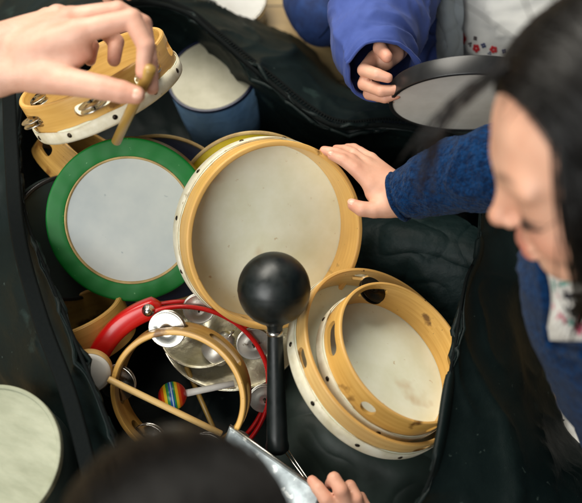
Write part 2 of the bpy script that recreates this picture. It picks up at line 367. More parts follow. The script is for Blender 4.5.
def surfnet(prims, h):
    lo = np.full(3, 1e9); hi = -lo
    for q in prims:
        if q[0] == 's': continue
        for c, r in (((q[1], q[3]), (q[2], q[4])) if q[0] == 'c' else ((q[1], max(q[2])),)): lo = np.minimum(lo, c-r); hi = np.maximum(hi, c+r)
    lo -= 5*h+.004; hi += 5*h+.004; B = 4
    nb = np.ceil((hi-lo)/(h*B)).astype(int); n = nb*B
    bi = np.stack(np.meshgrid(*[np.arange(k) for k in nb], indexing='ij'), -1).reshape(-1, 3)
    dc = sdf(prims, lo+(bi*B+(B-1)/2)*h)
    val = np.repeat(np.repeat(np.repeat(np.sign(dc).reshape(nb), B, 0), B, 1), B, 2).astype(np.float32)
    act = bi[np.abs(dc) < h*B*1.1+.006]
    o = np.stack(np.meshgrid(*[np.arange(B)]*3, indexing='ij'), -1).reshape(-1, 3)
    idx = (act[:, None, :]*B+o[None]).reshape(-1, 3)
    val[idx[:, 0], idx[:, 1], idx[:, 2]] = sdf(prims, lo+idx*h)
    s = val < 0; c = np.zeros(tuple(n-1), np.int8)
    sl = lambda d: tuple(slice(x, (m-1)+x) for x, m in zip(d, n))
    for d in o[(o < 2).all(1)]: c += s[sl(d)]
    cells = np.argwhere((c > 0) & (c < 8)); vid = np.full(tuple(n-1), -1, np.int64); vid[tuple(cells.T)] = np.arange(len(cells))
    acc = np.zeros((len(cells), 3)); cnt = np.zeros(len(cells))
    cor = [np.array(d) for d in o[(o < 2).all(1)]]
    for a in cor:
        for ax in range(3):
            if a[ax]: continue
            b = a.copy(); b[ax] = 1
            va = val[tuple((cells+a).T)]; vb = val[tuple((cells+b).T)]; x = (va < 0) != (vb < 0)
            t = np.where(x, va/np.where(x, va-vb, 1), 0); acc += np.where(x[:, None], a+t[:, None]*(b-a), 0); cnt += x
    V = lo+(cells+acc/cnt[:, None])*h; F = []
    for ax in range(3):
        u, w = (ax+1) % 3, (ax+2) % 3
        sa = [slice(1, None)]*3; sb = [slice(1, None)]*3; sa[ax] = slice(0, -1); sb[ax] = slice(1, None)
        A = s[tuple(sa)]; Bm = s[tuple(sb)]; e = np.argwhere(A != Bm); e[:, u] += 1; e[:, w] += 1
        ok = (e < n-1).all(1); e = e[ok]
        inside = s[tuple(e.T)]
        q = []
        for (du, dw) in ((0, 0), (-1, 0), (-1, -1), (0, -1)):
            p = e.copy(); p[:, u] += du; p[:, w] += dw; q.append(vid[tuple(p.T)])
        q = np.stack(q, 1); q[~inside] = q[~inside][:, ::-1]
        q = q[(q >= 0).all(1)]; F.append(q)
    F = np.concatenate(F)
    return V, F
def body_mesh(name, prims, h, m, parent, tints=()):
    V, F = surfnet(prims, h)
    T = np.zeros((len(V), 4)); T[:, 3] = 1
    for (p, r, ch, amt) in tints:
        d2 = ((V-np.array(p))**2).sum(1)/(r*r); T[:, ch] = np.maximum(T[:, ch], amt*np.exp(-d2))
    o = mk(name, [Vector(v) for v in V], [tuple(int(i) for i in f) for f in F], m, parent, tint=T)
    md = o.modifiers.new('relax', 'SMOOTH'); md.factor = 0.5; md.iterations = 3
    return o
def fingers(prims, tints, chains, k=0.004, red=0.45, lines=False):
    for ch in chains:                            # ch: list of (px, py, d, r)
        pts = [(np.array(W(*c[:3])), c[3]) for c in ch]
        for i_, ((a, ra), (b, rb)) in enumerate(zip(pts[:-1], pts[1:])): prims.append(cone(a, b, ra, rb, k if i_ == 0 else .0014))
        for (p, r) in pts[1:-1]: tints.append((p, r*1.3, 0, red*.6))
        tints.append((pts[-1][0], pts[-1][1]*1.6, 0, red))
        if lines:                                # skin folds across the back of each knuckle
            for i in range(1, len(pts)-1):
                a, b, c = pts[i-1][0], pts[i][0], pts[i+1][0]; up = b-(a+c)/2; t_ = (c-a)/np.linalg.norm(c-a); up -= t_*(up @ t_); nu = np.linalg.norm(up)
                if nu < .0008: up = np.array(TW)-t_*(np.array(TW) @ t_); nu = np.linalg.norm(up)
                up /= nu; sd = np.cross(t_, up); r = pts[i][1]
                for o_ in (-.0034, -.0008, .0018, .0042): prims.append(sub(b+up*r*1.0+t_*o_, (.00055, r*.62, .0011), np.stack([t_, sd, up], 1), .0012))
def nail(parent, prev, tip, r, dorsal, sc=1.0):
    a, b = W(*prev), W(*tip); t = (b-a).normalized(); d = (Vector(dorsal)-t*t.dot(Vector(dorsal))).normalized(); s = t.cross(d)
    R = Matrix((s, t, d)).transposed()
    V, F, U = sphere(b+t*r*.15+d*r*.62, (r*.68*sc, r*.85*sc, r*.42), 20, 12, R)
    mk('fingernail', V, F, M['nail'], parent)
# ------------------------------------------------------------------ instruments
def jingle(parent, Mloc, R=0.021, m='chrome', pin=True, gap=0.004):
    """pair of dished discs on a pin, local z = pin axis"""
    prof = [(.0022, .0005), (R*.2, .0006), (R*.3, .0014), (R*.42, .0016), (R*.55, .0006), (R*.8, .0002), (R*.96, .0), (R, .0006), (R*.985, .0013), (R*.94, .0010), (R*.8, .0010), (R*.55, .0014), (R*.42, .0025), (R*.3, .0023), (R*.2, .0014), (.0022, .0013)]
    for s in (1, -1):
        p = lathe(prof, 40); V = [Mloc @ Vector((v.x, v.y, s*(v.z+gap/2))) for v in p[0]]
        F = p[1] if s > 0 else [f[::-1] for f in p[1]]
        mk('jingle', V, F, M[m], parent, local=True)
    if pin:
        V, F, U = tube([Mloc @ Vector((0, 0, z)) for z in (-.011, -.005, .005, .011)], .0012, 8); mk('pin', V, F, M['tack'], parent, local=True)
def frame_drum(name, label, cat, px, py, d, a, phi, ratio, h, t=0.006, slots=(), tacks=10, lap=0.42, spin=0.0, wood_m='maple', edge_m='end_grain',
               head='hide', lap_m='hide_edge', jing=(), group=None, tack_z=0.5, jingle_m='chrome', slot_z=0.62, slot_L=0.036, slot_H=0.015):
    R = a*mpp(d); Mx = ring_matrix(px, py, d, phi, ratio, spin, back=h)
    o = thing(name, label, cat, Mx, group)
    V, F, U = lathe(round_prof(R-t, R, 0.0006, h), 144, True)
    if slots:
        me = cut(V, F, U, [stadium(s[0], R-t/2, (s[2] if len(s) > 2 else slot_z)*h, s[1], slot_H, .03) for s in slots]); mesh_obj('frame', me, M[wood_m], o)
    else: mk('frame', V, F, M[wood_m], o, U, local=True)
    # bare worn edge ring at the open side
    V, F, U = lathe(round_prof(R-t*.86, R-t*.14, h-.0004, h+.0009, .0006), 144, True); mk('rim_edge', V, F, M[edge_m], o, U, local=True)
    j = [random.uniform(-1, 1) for _ in range(40)]
    if head:
        # skin: lapped band and stretched membrane in one piece
        def wob(aa, r, z):
            if z > h*lap*.8: z += h*.035*(j[int(aa/(2*PI)*40) % 40]*.5+math.sin(aa*5+j[0])*.6)
            return r, z
        if lap: prof = [(R+.0004, h*lap), (R+.0013, h*lap-.0004), (R+.0014, h*lap*.5), (R+.0013, .001), (R+.0006, -.0003), (R-.001, -.0008), (R*.9, -.0006), (R*.5, -.0004), (R*.2, -.0004), (1e-4, -.0004)]
        else: prof = [(R-t+.001, .003), (R*.8, .0028), (R*.5, .0028), (1e-4, .0028)]
        prof.pop(); V, F, U = lathe(prof, 144, False, wob if lap else None); F.append(tuple(k*len(prof)+len(prof)-1 for k in range(144))); U.append([(0, 0)]*144); ho = mk('drumhead', V, F, M[head], o, U, local=True, sharp=60)
        md = ho.modifiers.new('thick', 'SOLIDIFY'); md.thickness = .0007; md.offset = 1
        if lap and lap_m != head:
            V, F, U = lathe([(R+.0022, h*lap*.97), (R+.0026, h*lap*.5), (R+.0022, .0012), (R+.0012, -.0016), (R-.004, -.0022)], 144, False, lambda aa, r, z: (r, z+(h*.03*math.sin(aa*7+j[1]) if z > h*lap*.8 else 0)))
            lo = mk('skin_lap', V, F, M[lap_m], o, U, local=True); md = lo.modifiers.new('thick', 'SOLIDIFY'); md.thickness = .0008; md.offset = 0
    for i in range(tacks):
        aa = 2*PI*i/tacks+random.uniform(-.05, .05)+.2; Mt = Matrix.Rotation(aa, 4, 'Z') @ Matrix.Translation((R+.0026 if lap else R, 0, h*lap*tack_z if lap else h*.5)) @ Matrix.Rotation(PI/2, 4, 'Y')
        V, F, U = xf(lathe([(.0034, -.0004), (.003, .0008), (.0016, .0016), (1e-4, .0018)], 14), Mt); mk('tack', V, F, M['tack'], o, local=True)
    for (aa, z, r) in jing:
        Mt = Matrix.Rotation(aa, 4, 'Z') @ Matrix.Translation((R-t/2, 0, z*h)); jingle(o, Mt, r, jingle_m)
    return o, Mx, R
# ================================================================== setting
fl = mk('floor', [(-6, -6, 0), (6, -6, 0), (6, 6, 0), (-6, 6, 0)], [(0, 1, 2, 3)], M['floor'], smooth=False); fl['kind'] = 'structure'
# ------------------------------------------------------------------ the bag
bag = thing('instrument_bag', 'big open black nylon bag full of percussion instruments on the wooden floor', 'bag', PZ(260, 300, 0))
RIM = [(25, 95, .20), (62, 18, .18), (140, 6, .2), (184, 14, .21), (214, 37, .21), (266, 82, .205), (330, 127, .195), (392, 128, .19), (470, 150, .18), (478, 240, .20),
       (464, 286, .212), (449, 374, .212), (419, 500, .2), (330, 570, .13), (140, 560, .14), (119, 450, .20), (67, 318, .235), (24, 200, .22)]
OUT = [(-120, 95, .012), (10, -40, .012), (140, -40, .012), (192, -6, .02), (240, 18, .02), (302, 46, .025), (352, 92, .03), (430, 90, .02), (560, 110, .015), (600, 250, .015),
       (545, 330, .06), (560, 420, .05), (620, 560, .03), (340, 660, .012), (110, 660, .012), (55, 520, .02), (-40, 330, .03), (-110, 200, .02)]
bc = PZ(262, 300, .008); rows = [[] for _ in range(9)]
for k, (r, o) in enumerate(zip(RIM, OUT)):
    r = PZ(*r); o = PZ(*o); fl_ = Vector((bc.x, bc.y, 0)); uc = -1.5; g = lambda f, z: Vector((r.x+(fl_.x-r.x)*f, r.y+(fl_.y-r.y)*f, z))
    rows[0].append(bc+(r-bc)*.02); rows[1].append(g(.5, .01)); rows[2].append(g(.16 if uc > 0 else -.02, .014)); rows[3].append(g(.07*uc, r.z*.5)); rows[4].append(g(.02*uc, r.z-.014)); rows[5].append(r)
    for f, b in ((.12, .001), (.5, .018)):
        p = r.lerp(o, f); p.z = r.z+(o.z-r.z)*f+b; rows[5+(1 if f < .3 else 2)].append(p)
    rows[8].append(o)
V, F = grid_sheet(rows, 420, 110, True, wr=.0052, wscale=7, fine=.0010, off=3)
cu = rows
add_solid(mk('shell', V, F, M['bag'], bag), .003)
rim_c = crv(rows[5], 420, True)
def along_rim(i0, i1, off_in, dz, n=None):
    """points following the rim between two of its control points, moved along the slope by off_in"""
    A = crv(rows[5], 420, True); B = crv(rows[7] if off_in > 0 else rows[3], 420, True); q = 420/len(RIM); i0, i1 = int(i0*q), int(i1*q)
    return [A[i % 420].lerp(B[i % 420], abs(off_in))+Vector((0, 0, dz)) for i in range(i0, i1+1, 3)]
for i0, i1, f, dz, r in ((1.6, 8.2, .02, .004, .0035), (1.7, 7.6, .20, .0068, .0022), (9.6, 12.4, .01, .002, .002), (15.0, 18.4, .02, .002, .0024)):
    V, F, U = tube(along_rim(i0, i1, f, dz), r, 8); mk('piping', V, F, M['webbing'], bag)
def ribbon(pts, wid, nrm, sag=0):
    pts = crv(pts, 90); V, F = [], []
    for i, p in enumerate(pts):
        t = (pts[min(i+1, 89)]-pts[max(i-1, 0)]).normalized(); s = t.cross(Vector(nrm)).normalized()
        for k in range(7): V.append(p+s*wid*(k/6-.5)+Vector(nrm)*(.0015*math.cos((k/6-.5)*PI*6)))
    for i in range(89):
        for k in range(6): F.append((i*7+k, i*7+k+1, i*7+8+k, i*7+7+k))
    return V, F
for off, w in ((2, .020),):
    V, F = ribbon([PZ(6+off, 75, .236), PZ(9+off, 150, .242), PZ(16+off, 235, .240), PZ(38+off, 318, .246), PZ(68+off, 400, .232), PZ(95+off, 505, .20)], w, TW)
    add_solid(mk('strap', V, F, M['webbing'], bag), .002)
# zip teeth run along the top flap
zp = along_rim(1.8, 7.4, .12, .0075); zV, zF = [], []
for i, p in enumerate(zp[:-1]):
    for s in range(3):
        c = p.lerp(zp[i+1], s/3); t = (zp[i+1]-p).normalized(); u = Vector((0, 0, 1)); w_ = t.cross(u).normalized(); n0 = len(zV)
        for dx, dy, dz in [(x, y, z) for x in (-1, 1) for y in (-1, 1) for z in (0, 1)]: zV.append(c+t*dx*.0009+w_*dy*.0028+u*dz*.0014)
        zF += [tuple(n0+q for q in f) for f in ((0, 1, 3, 2), (4, 6, 7, 5), (0, 4, 5, 1), (2, 3, 7, 6), (0, 2, 6, 4), (1, 5, 7, 3))]
mk('zip', zV, zF, M['webbing'], bag, smooth=False)
# crumpled loose lining inside
V, F = grid_sheet([[PZ(340, 205, .06), PZ(400, 205, .13), PZ(450, 212, .15), PZ(486, 235, .17)], [PZ(335, 235, .10), PZ(395, 228, .165), PZ(448, 245, .175), PZ(480, 258, .18)],
                   [PZ(345, 270, .09), PZ(405, 262, .15), PZ(440, 285, .14), PZ(474, 296, .14)], [PZ(370, 330, .04), PZ(420, 320, .06), PZ(445, 345, .07), PZ(465, 355, .07)]], 120, 120, wr=.0036, wscale=8, fine=.0004, off=11)
add_solid(mk('lining', V, F, M['bag_sheen'], bag), .002)
V, F = grid_sheet([[PZ(275, 360, .03), PZ(330, 365, .05), PZ(400, 380, .05), PZ(470, 390, .04)], [PZ(270, 400, .05), PZ(315, 405, .085), PZ(380, 430, .085), PZ(450, 430, .07)],
                   [PZ(275, 445, .05), PZ(325, 450, .085), PZ(390, 470, .09), PZ(440, 470, .08)], [PZ(280, 490, .02), PZ(330, 500, .045), PZ(390, 515, .05), PZ(430, 520, .05)]], 120, 120, wr=.0026, wscale=7, fine=.0003, off=21)
add_solid(mk('pouch', V, F, M['lining'], bag), .002)
# ------------------------------------------------------------------ drums and tambourines
frame_drum('frame_drum', 'large wooden frame drum with open back leaning in the middle under a child hand', 'frame drum', 279, 237, 1.02, 96, (.93, .37), .90, .050, t=.007, tacks=12, lap=.46, wood_m='honey', group='wooden frame drums and tambourines')
frame_drum('frame_drum', 'wide wooden frame drum lying under the smaller tambourine at the bag edge', 'frame drum', 389, 352, 1.00, 98, (.8, -.6), .69, .038, t=.0052, tacks=11, lap=.5, wood_m='pale_wood', group='wooden frame drums and tambourines',
           slots=[(math.radians(a), .026) for a in (153, 60, 330, 250)], slot_H=.014)
frame_drum('tambourine', 'smaller wooden tambourine nested inside the wide frame drum beside the bag edge', 'tambourine', 406, 350, .975, 79, (.8, -.6), .67, .048, t=.0045, tacks=7, lap=.32, group='wooden frame drums and tambourines',
           slots=[(math.radians(a), .046) for a in (138, 66, 322, 262)]+[(math.radians(196), .02)], slot_H=.017, jing=[(math.radians(66), .62, .0185)], jingle_m='darkmetal', head='hide')
frame_drum('tambourine', 'wooden tambourine with cream band and jingles held by the adult hand', 'tambourine', 91, 66, 1.0, 80, (-.45, -.89), .22, .048, t=.006, tacks=11, lap=.30, group='wooden frame drums and tambourines',
           slots=[(math.radians(a), .045) for a in (168, 214, 258, 112, 62, 12)], slot_H=.015, jing=[(math.radians(a), .62, .017) for a in (168, 214, 112, 62)], wood_m='maple', slot_z=.62)
frame_drum('tambourine', 'dim wooden tambourine with a long slot standing behind the green drum', 'tambourine', 114, 162, 1.20, 72, (.42, -.6), .2, .05, t=.006, tacks=0, lap=0, head=None, group='wooden frame drums and tambourines',
           slots=[(math.radians(a), .048) for a in (122, 180, 240, 300, 60)], slot_H=.015, slot_z=.5, wood_m='olive_wood')
frame_drum('frame_drum', 'wooden frame edge poking out below the green drum near the red tambourine', 'frame drum', 74, 312, 1.08, 50, (-.42, -.9), .34, .054, t=.008, tacks=0, lap=0, group='wooden frame drums and tambourines', wood_m='maple', head='charcoal')
# green painted drum
def green_drum():
    px, py, d, a = 130, 221, 1.06, 83; R = a*mpp(d); Mx = ring_matrix(px, py, d, (-.4, .5), .985, 0, .045)
    o = thing('hand_drum', 'round hand drum with broad green painted rim and milky white head', 'hand drum', Mx)
    h = .045; ri = R*.765
    V, F, U = lathe([(R-.004, 0), (R, .001), (R, h-.006), (R-.0006, h-.002), (R-.0026, h-.0002)], 144); mk('shell', V, F, M['olive_wood'], o, U, local=True)
    V, F, U = lathe([(R-.0004, h-.0032), (R-.0006, h-.0006), (R-.0016, h+.0004), (R-.003, h+.0006), (R*.95, h+.0007), (R*.9, h+.0007), (R*.84, h+.0007), (ri+.003, h+.0006), (ri+.0016, h+.0002), (ri+.0012, h-.0016)], 144, False, lambda a, r, z: (r, z+.00025*math.sin(a*9)+.0002*math.sin(a*23+r*90))); mk('rim', V, F, M['green'], o, U, local=True, sharp=40)
    V, F, U = lathe([(ri+.0016, h-.002), (ri+.0012, h+.0002), (ri-.0002, h+.0005), (ri-.0012, h-.0006), (ri-.002, h-.0026)], 144); mk('hoop', V, F, M['tan'], o, U, local=True)
    V, F, U = lathe([(ri-.0005, h-.0024), (R*.6, h-.0028), (R*.3, h-.003), (1e-4, h-.003)], 144); mk('drumhead', V, F, M['grey_head'], o, U, local=True)
green_drum()
def solid_drum(name, label, cat, px, py, d, a, phi, ratio, h, shell, head, hoop, group=None, ribs=0, hb=.004, sag=0.0, taper=1.0, hoop_h=.008):
    R = a*mpp(d); Mx = ring_matrix(px, py, d, phi, ratio, 0, h); o = thing(name, label, cat, Mx, group)
    V, F, U = lathe([(R*taper-.004, .0005), (R*taper, .003), (R*(taper*.5+.5), h*.5), (R, h-.005), (R-.001, h-.001)], 128, False, (lambda a, r, z: (r*(1+sag*(nz((math.cos(a)*2, math.sin(a)*2, z*14), 1, 4))), z))); mk('shell', V, F, M[shell], o, U, local=True)
    V, F, U = lathe([(R*taper-.003, .0004), (1e-4, .0004)], 96); mk('base', V, F, M[shell], o, U, local=True)
    V, F, U = lathe(round_prof(R-.003, R+.0022, h-hoop_h, h+.0018, .0014), 128, True); mk('hoop', V, F, M[hoop], o, U, local=True)
    V, F, U = lathe([(R-.0026, h), (R-.006, h-.0006), (R*.5, h-.0016), (1e-4, h-.002)], 96); mk('drumhead', V, F, M[head], o, U, local=True)
    return o, Mx, R
solid_drum('tom_drum', 'cream headed drum in a blue vinyl cover tucked below the bag flap', 'drum', 212, 74, 1.27, 45, (-.34, -1), .76, .125, 'blue_cover', 'cream_head', 'navy', sag=.09, hoop_h=.004)
solid_drum('hand_drum', 'yellow hand drum mostly hidden behind the large wooden frame drum', 'hand drum', 256, 214, 1.125, 81, (.1, 1), .985, .016, 'tan', 'yellow', 'tan', hoop_h=.004)
solid_drum('hand_drum', 'dark navy hand drum showing only its edge between green and wooden drums', 'hand drum', 160, 219, 1.122, 84, (.3, -.6), .995, .03, 'navy', 'navy', 'tan', hoop_h=.004)
solid_drum('hand_drum', 'charcoal grey drum in shadow left of the green drum', 'hand drum', 72, 238, 1.12, 62, (.8, .2), .93, .03, 'charcoal', 'charcoal', 'black_rubber')
solid_drum('floor_drum', 'big pale sage headed drum standing outside the bag at the bottom left corner', 'drum', -13, 457, .90, 72, (-.7, -.35), .92, .2, 'charcoal', 'sage_head', 'sage_head', hoop_h=.012)
# black rimmed drum in the hands of the child in the blue jacket
solid_drum('hand_drum', 'black rimmed drum with grey head held up by the child in the blue jacket', 'hand drum', 468, 104, 1.05, 77, (.03, 1), .36, .024, 'black_rubber', 'white_plastic', 'black_rubber', hoop_h=.022)
# pale drum on the floor behind the bag
solid_drum('hand_drum', 'pale grey drum on the floor beyond the bag flap', 'hand drum', 224, -4, 1.46, 42, (0, -1), .72, .06, 'white_plastic', 'white_plastic', 'chrome')
# black maraca
def maraca():
    bcen = W(274, 289, .955); r = 36.5*mpp(.955); e = W(277.5, 452, 1.0)
    ax = (e-bcen).normalized(); zz = -ax; x = zz.orthogonal().normalized(); y = zz.cross(x); L = (e-bcen).length
    Mx = Matrix((x, y, zz)).transposed().to_4x4(); Mx.translation = e
    o = thing('maraca', 'glossy black plastic maraca lying head up in front of the large frame drum', 'maraca', Mx)
    prof = [(max(1e-4, r*math.cos(t)), L+r*1.03*math.sin(t)) for t in [(-PI/2+PI*i/40) for i in range(41)]]
    prof = [(a+(.0004 if abs(b-L) < .0012 else 0), b) for a, b in prof]
    V, F, U = lathe(prof, 72); mk('head', V, F, M['black_gloss'], o, U, local=True)
    V, F, U = lathe([(.0001, 0), (.011, .0005), (.0142, .004), (.0146, .009), (.0132, .016), (.0124, .05), (.0112, .09), (.0093, L-r-.012), (.0092, L-r-.004), (.0125, L-r+.002), (.0125, L-r+.006), (.008, L-r+.009)], 40); mk('handle', V, F, M['black_gloss'], o, U, local=True)
    V, F, U = lathe([(.0094, L-r-.014), (.0104, L-r-.0135), (.0104, L-r-.0085), (.0094, L-r-.008)], 40); mk('collar', V, F, M['chrome'], o, U, local=True)
maraca()
# red half moon tambourine
def red_tambourine():
    d = 1.045; R = 88*mpp(d); Mx = ring_matrix(182, 391, d, (0, 1), .92, PI/2); o = thing('tambourine', 'red plastic tambourine with a thick grip and pale jingles lying beside the maraca', 'tambourine', Mx)
    A = lambda a, z=0, r=R: Vector((r*math.cos(math.radians(a)), r*math.sin(math.radians(a)), z))
    for z in (0, -.022):
        V, F, U = tube([A(a, z) for a in range(-100, 112, 3)], .0031, 10); mk('rod', V, F, M['red'], o, local=True)
    V, F = [], []; n = 40; S_ = 20                    # grip: swollen flat arc, rounded ends
    for i in range(n):
        a = 104+62*i/(n-1); e = min(1, min(i, n-1-i)/4+.3); w = .0135*e; hh = .012*e; c = A(a, -.010, R+.002)
        rd = A(a, 0, 1); 
        for k in range(S_):
            t = 2*PI*k/S_; ca, sa = math.cos(t), math.sin(t); ca = math.copysign(abs(ca)**.6, ca); sa = math.copysign(abs(sa)**.6, sa)
            V.append(c+rd*w*ca+Vector((0, 0, hh*sa)))
    for i in range(n-1):
        for k in range(S_): F.append((i*S_+k, i*S_+(k+1) % S_, (i+1)*S_+(k+1) % S_, (i+1)*S_+k))
    F += [tuple(range(S_-1, -1, -1)), tuple((n-1)*S_+k for k in range(S_))]; mk('grip', V, F, M['red'], o, local=True)
    for a, rr in ((80, .0205), (34, .0225), (-8, .0205), (-48, .0205), (-88, .0205)):
        jingle(o, Matrix.Translation(A(a, -.012, R-.004)) @ Matrix.Rotation(math.radians(7), 4, 'X'), rr, 'pale_metal')
    V, F, U = lathe([(1e-4, .012), (.005, .0115), (.0055, .004), (.008, .003), (.008, -.002)], 20); Mt = Matrix.Translation(A(112, 0, R+.004)); V, F, U = xf((V, F, U), Mt); mk('bolt', V, F, M['chrome'], o, local=True)
red_tambourine()
frame_drum('tambourine', 'thin headless wooden ring tambourine lying over the red tambourine', 'tambourine', 177, 397, .985, 70.5, (-.6, .8), .88, .034, t=.0075, tacks=0, lap=0, head=None, wood_m='olive_wood', edge_m='maple', group='wooden frame drums and tambourines',
           slots=[(math.radians(a), .054) for a in (227, 302, 0, 60, 120, 172)], slot_H=.013, slot_z=.5, jing=[(math.radians(a), .5, .0235) for a in (227, 302, 4, 60)])
# cymbals
def cymbal(label, px, py, d, a, phi, ratio, cup=.3, grp='metal cymbals under the red tambourine'):
    R = a*mpp(d); o = thing('cymbal', label, 'cymbal', ring_matrix(px, py, d, phi, ratio), grp)
    pr = [(1e-4, -.016), (R*.1, -.0158), (R*.2, -.013), (R*cup, -.006), (R*.5, -.004), (R*.75, -.0015), (R*.93, .0), (R*.985, .0012), (R, .001)]
    V, F, U = lathe(pr, 120, False, lambda a, r, z: (r, z+.0012*math.sin(a*3)*r/R)); b = mk('plate', V, F, M['cymbal'], o, U, local=True)
    md = b.modifiers.new('thick', 'SOLIDIFY'); md.thickness = .0012
    V, F, U = lathe(round_prof(R-.0014, R+.0012, .0002, .0024, .0008), 120, True); mk('rim', V, F, M['cymbal'], o, U, local=True)
cymbal('wide silvery cymbal lying under the maraca handle and the wooden ring', 234, 320, 1.135, 74, (-.35, -1), .9)
cymbal('smaller bright cymbal stacked on the wide cymbal beneath the large frame drum', 204, 328, 1.11, 44, (-.3, -.8), .86)
def bell(px, py, d, r, tilt, label):
    o = thing('cowbell', label, 'bell', ring_matrix(px, py, d, tilt, .55))
    V, F, U = lathe([(r, -.03), (r*1.02, -.028), (r*.86, -.012), (r*.6, .004), (r*.4, .010), (1e-4, .012)], 48); b = mk('body', V, F, M['pale_metal'], o, U, local=True)
    V, F, U = tube([(r*.3*math.cos(t), 0, .011+r*.35*math.sin(t)) for t in [PI*i/12 for i in range(13)]], .0016, 8); mk('loop', V, F, M['chrome'], o, local=True)
bell(226, 340, 1.08, .020, (.5, -.6), 'small pale metal bell between the two round jingles')
# rainbow ball shaker
def rainbow():
    c = W(172.5, 396, 1.06); r = 14.2*mpp(1.06); st = W(234, 383.5, 1.075); ax = (st-c).normalized(); x = ax.orthogonal().normalized(); y = ax.cross(x)
    Mx = Matrix((x, y, ax)).transposed().to_4x4(); Mx.translation = c; o = thing('mallet', 'small mallet with rainbow striped ball and white stick inside the wooden ring', 'mallet', Mx)
    V, F, U = sphere((0, 0, 0), r, 40, 33); mk('ball', V, F, M['stripes'], o, U, local=True)
    V, F, U = tube([(0, 0, r*.9), (0, 0, (st-c).length*.5), (0, 0, (st-c).length)], [.0048, .0044, .0044], 16); mk('stick', V, F, M['white_plastic'], o, local=True)
rainbow()
# white disc beater with a long dowel
def stick_thing(name, label, cat, a, b, r0, r1, m, grp=None, head=None):
    A, B = W(*a), W(*b); ax = (B-A).normalized(); x = ax.orthogonal().normalized(); y = ax.cross(x); Mx = Matrix((x, y, ax)).transposed().to_4x4(); Mx.translation = A; L = (B-A).length
    o = thing(name, label, cat, Mx, grp)
    V, F, U = lathe([(1e-4, 0), (r0*.8, .0002), (r0, .0014), ((r0+r1)/2, L*.5), (r1, L-.0014), (r1*.8, L-.0002), (1e-4, L)], 24); mk('stick', V, F, M[m], o, U, local=True)
    return o
o = stick_thing('paddle_drum', 'white disc beater on a pale dowel half hidden by the bag edge', 'beater', (108, 379, .985), (222, 434, .995), .0042, .0038, 'stick')
Mx = ring_matrix(90, 371, .996, (-.2, .9), .9); i4 = WM[o.name].inverted()
V, F, U = xf(lathe([(1e-4, .009), (.020, .0088), (.0252, .0075), (.0262, .004)], 60), i4 @ Mx); mk('face', V, F, M['white_plastic'], o, local=True)
V, F, U = xf(lathe([(.0262, .006), (.0272, .004), (.0272, -.006), (.0255, -.009), (1e-4, -.009)], 60), i4 @ Mx); mk('hoop', V, F, M['stick'], o, U, local=True)
stick_thing('drumstick', 'thin pale dowel lying beneath the rainbow mallet', 'stick', (186, 366, 1.10), (218, 438, 1.09), .0034, .0034, 'stick_dark')
stick_thing('beater', 'thick wooden beater pinched between adult thumb and finger', 'beater', (151, 68, .836), (116, 142, .955), .0062, .0058, 'stick_dark')
# pale metal panel and thin rods at the bottom
def panel():
    a = [W(231, 426, .985), W(322, 492, .955), W(302, 560, .95), W(196, 520, .975)]
    n = (a[1]-a[0]).cross(a[3]-a[0]).normalized(); n = n if n.dot(TW) > 0 else -n
    o = thing('metal_chime', 'scuffed pale metal plate with bright edge between dark hair and the child fingers', 'metal plate', a[0])
    V, F = grid_sheet([[a[0], a[0].lerp(a[1], .5), a[1]], [a[0].lerp(a[3], .5), (a[0]+a[1]+a[2]+a[3])/4-n*.002, a[1].lerp(a[2], .5)], [a[3], a[3].lerp(a[2], .5), a[2]]], 24, 24, wr=.0006, wscale=20)
    add_solid(mk('plate', V, F, M['grey_panel'], o), .008, -1)
    V, F, U = tube([a[0]-(a[1]-a[0])*.01+n*.001, a[0].lerp(a[1], .5)+n*.001, a[1]+n*.001], .0018, 10); mk('edge_bead', V, F, M['chrome'], o)
    q = (a[3]-a[0]).normalized()*.006
    V, F, U = tube([a[0]+q+n*.0014, a[0].lerp(a[1], .5)+q+n*.0014, a[1]+q+n*.0014], .0009, 8); mk('edge_bead', V, F, M['chrome'], o)
panel()
o = thing('rod_brush', 'two thin silver rods side by side at the end of the maraca handle', 'rods', W(287, 452, 1.0))
for k in range(2):
    V, F, U = tube([W(274+k*4, 434-k*.5, 1.03), W(285+k*4, 452-k*.5, 1.012), W(296+k*3.6, 467, .99), W(307+k*3, 482, .98), W(322+k*3, 505, .97)], .0010, 8); mk('rod', V, F, M['chrome'], o)
# ================================================================== people
def person(label, at): return thing('person', label, 'person', at)
def curve_obj(name, splines, rad, m, parent):
    V, F = [], []
    for sp in splines:
        n = len(sp); r = [rad*min(1, .3+2.2*(1-i/(n-1))) for i in range(n)]; v, f, _ = tube(sp, r, 3, False); q = len(V); V += v; F += [tuple(i+q for i in x) for x in f]
    return mk(name, V, F, m, parent)
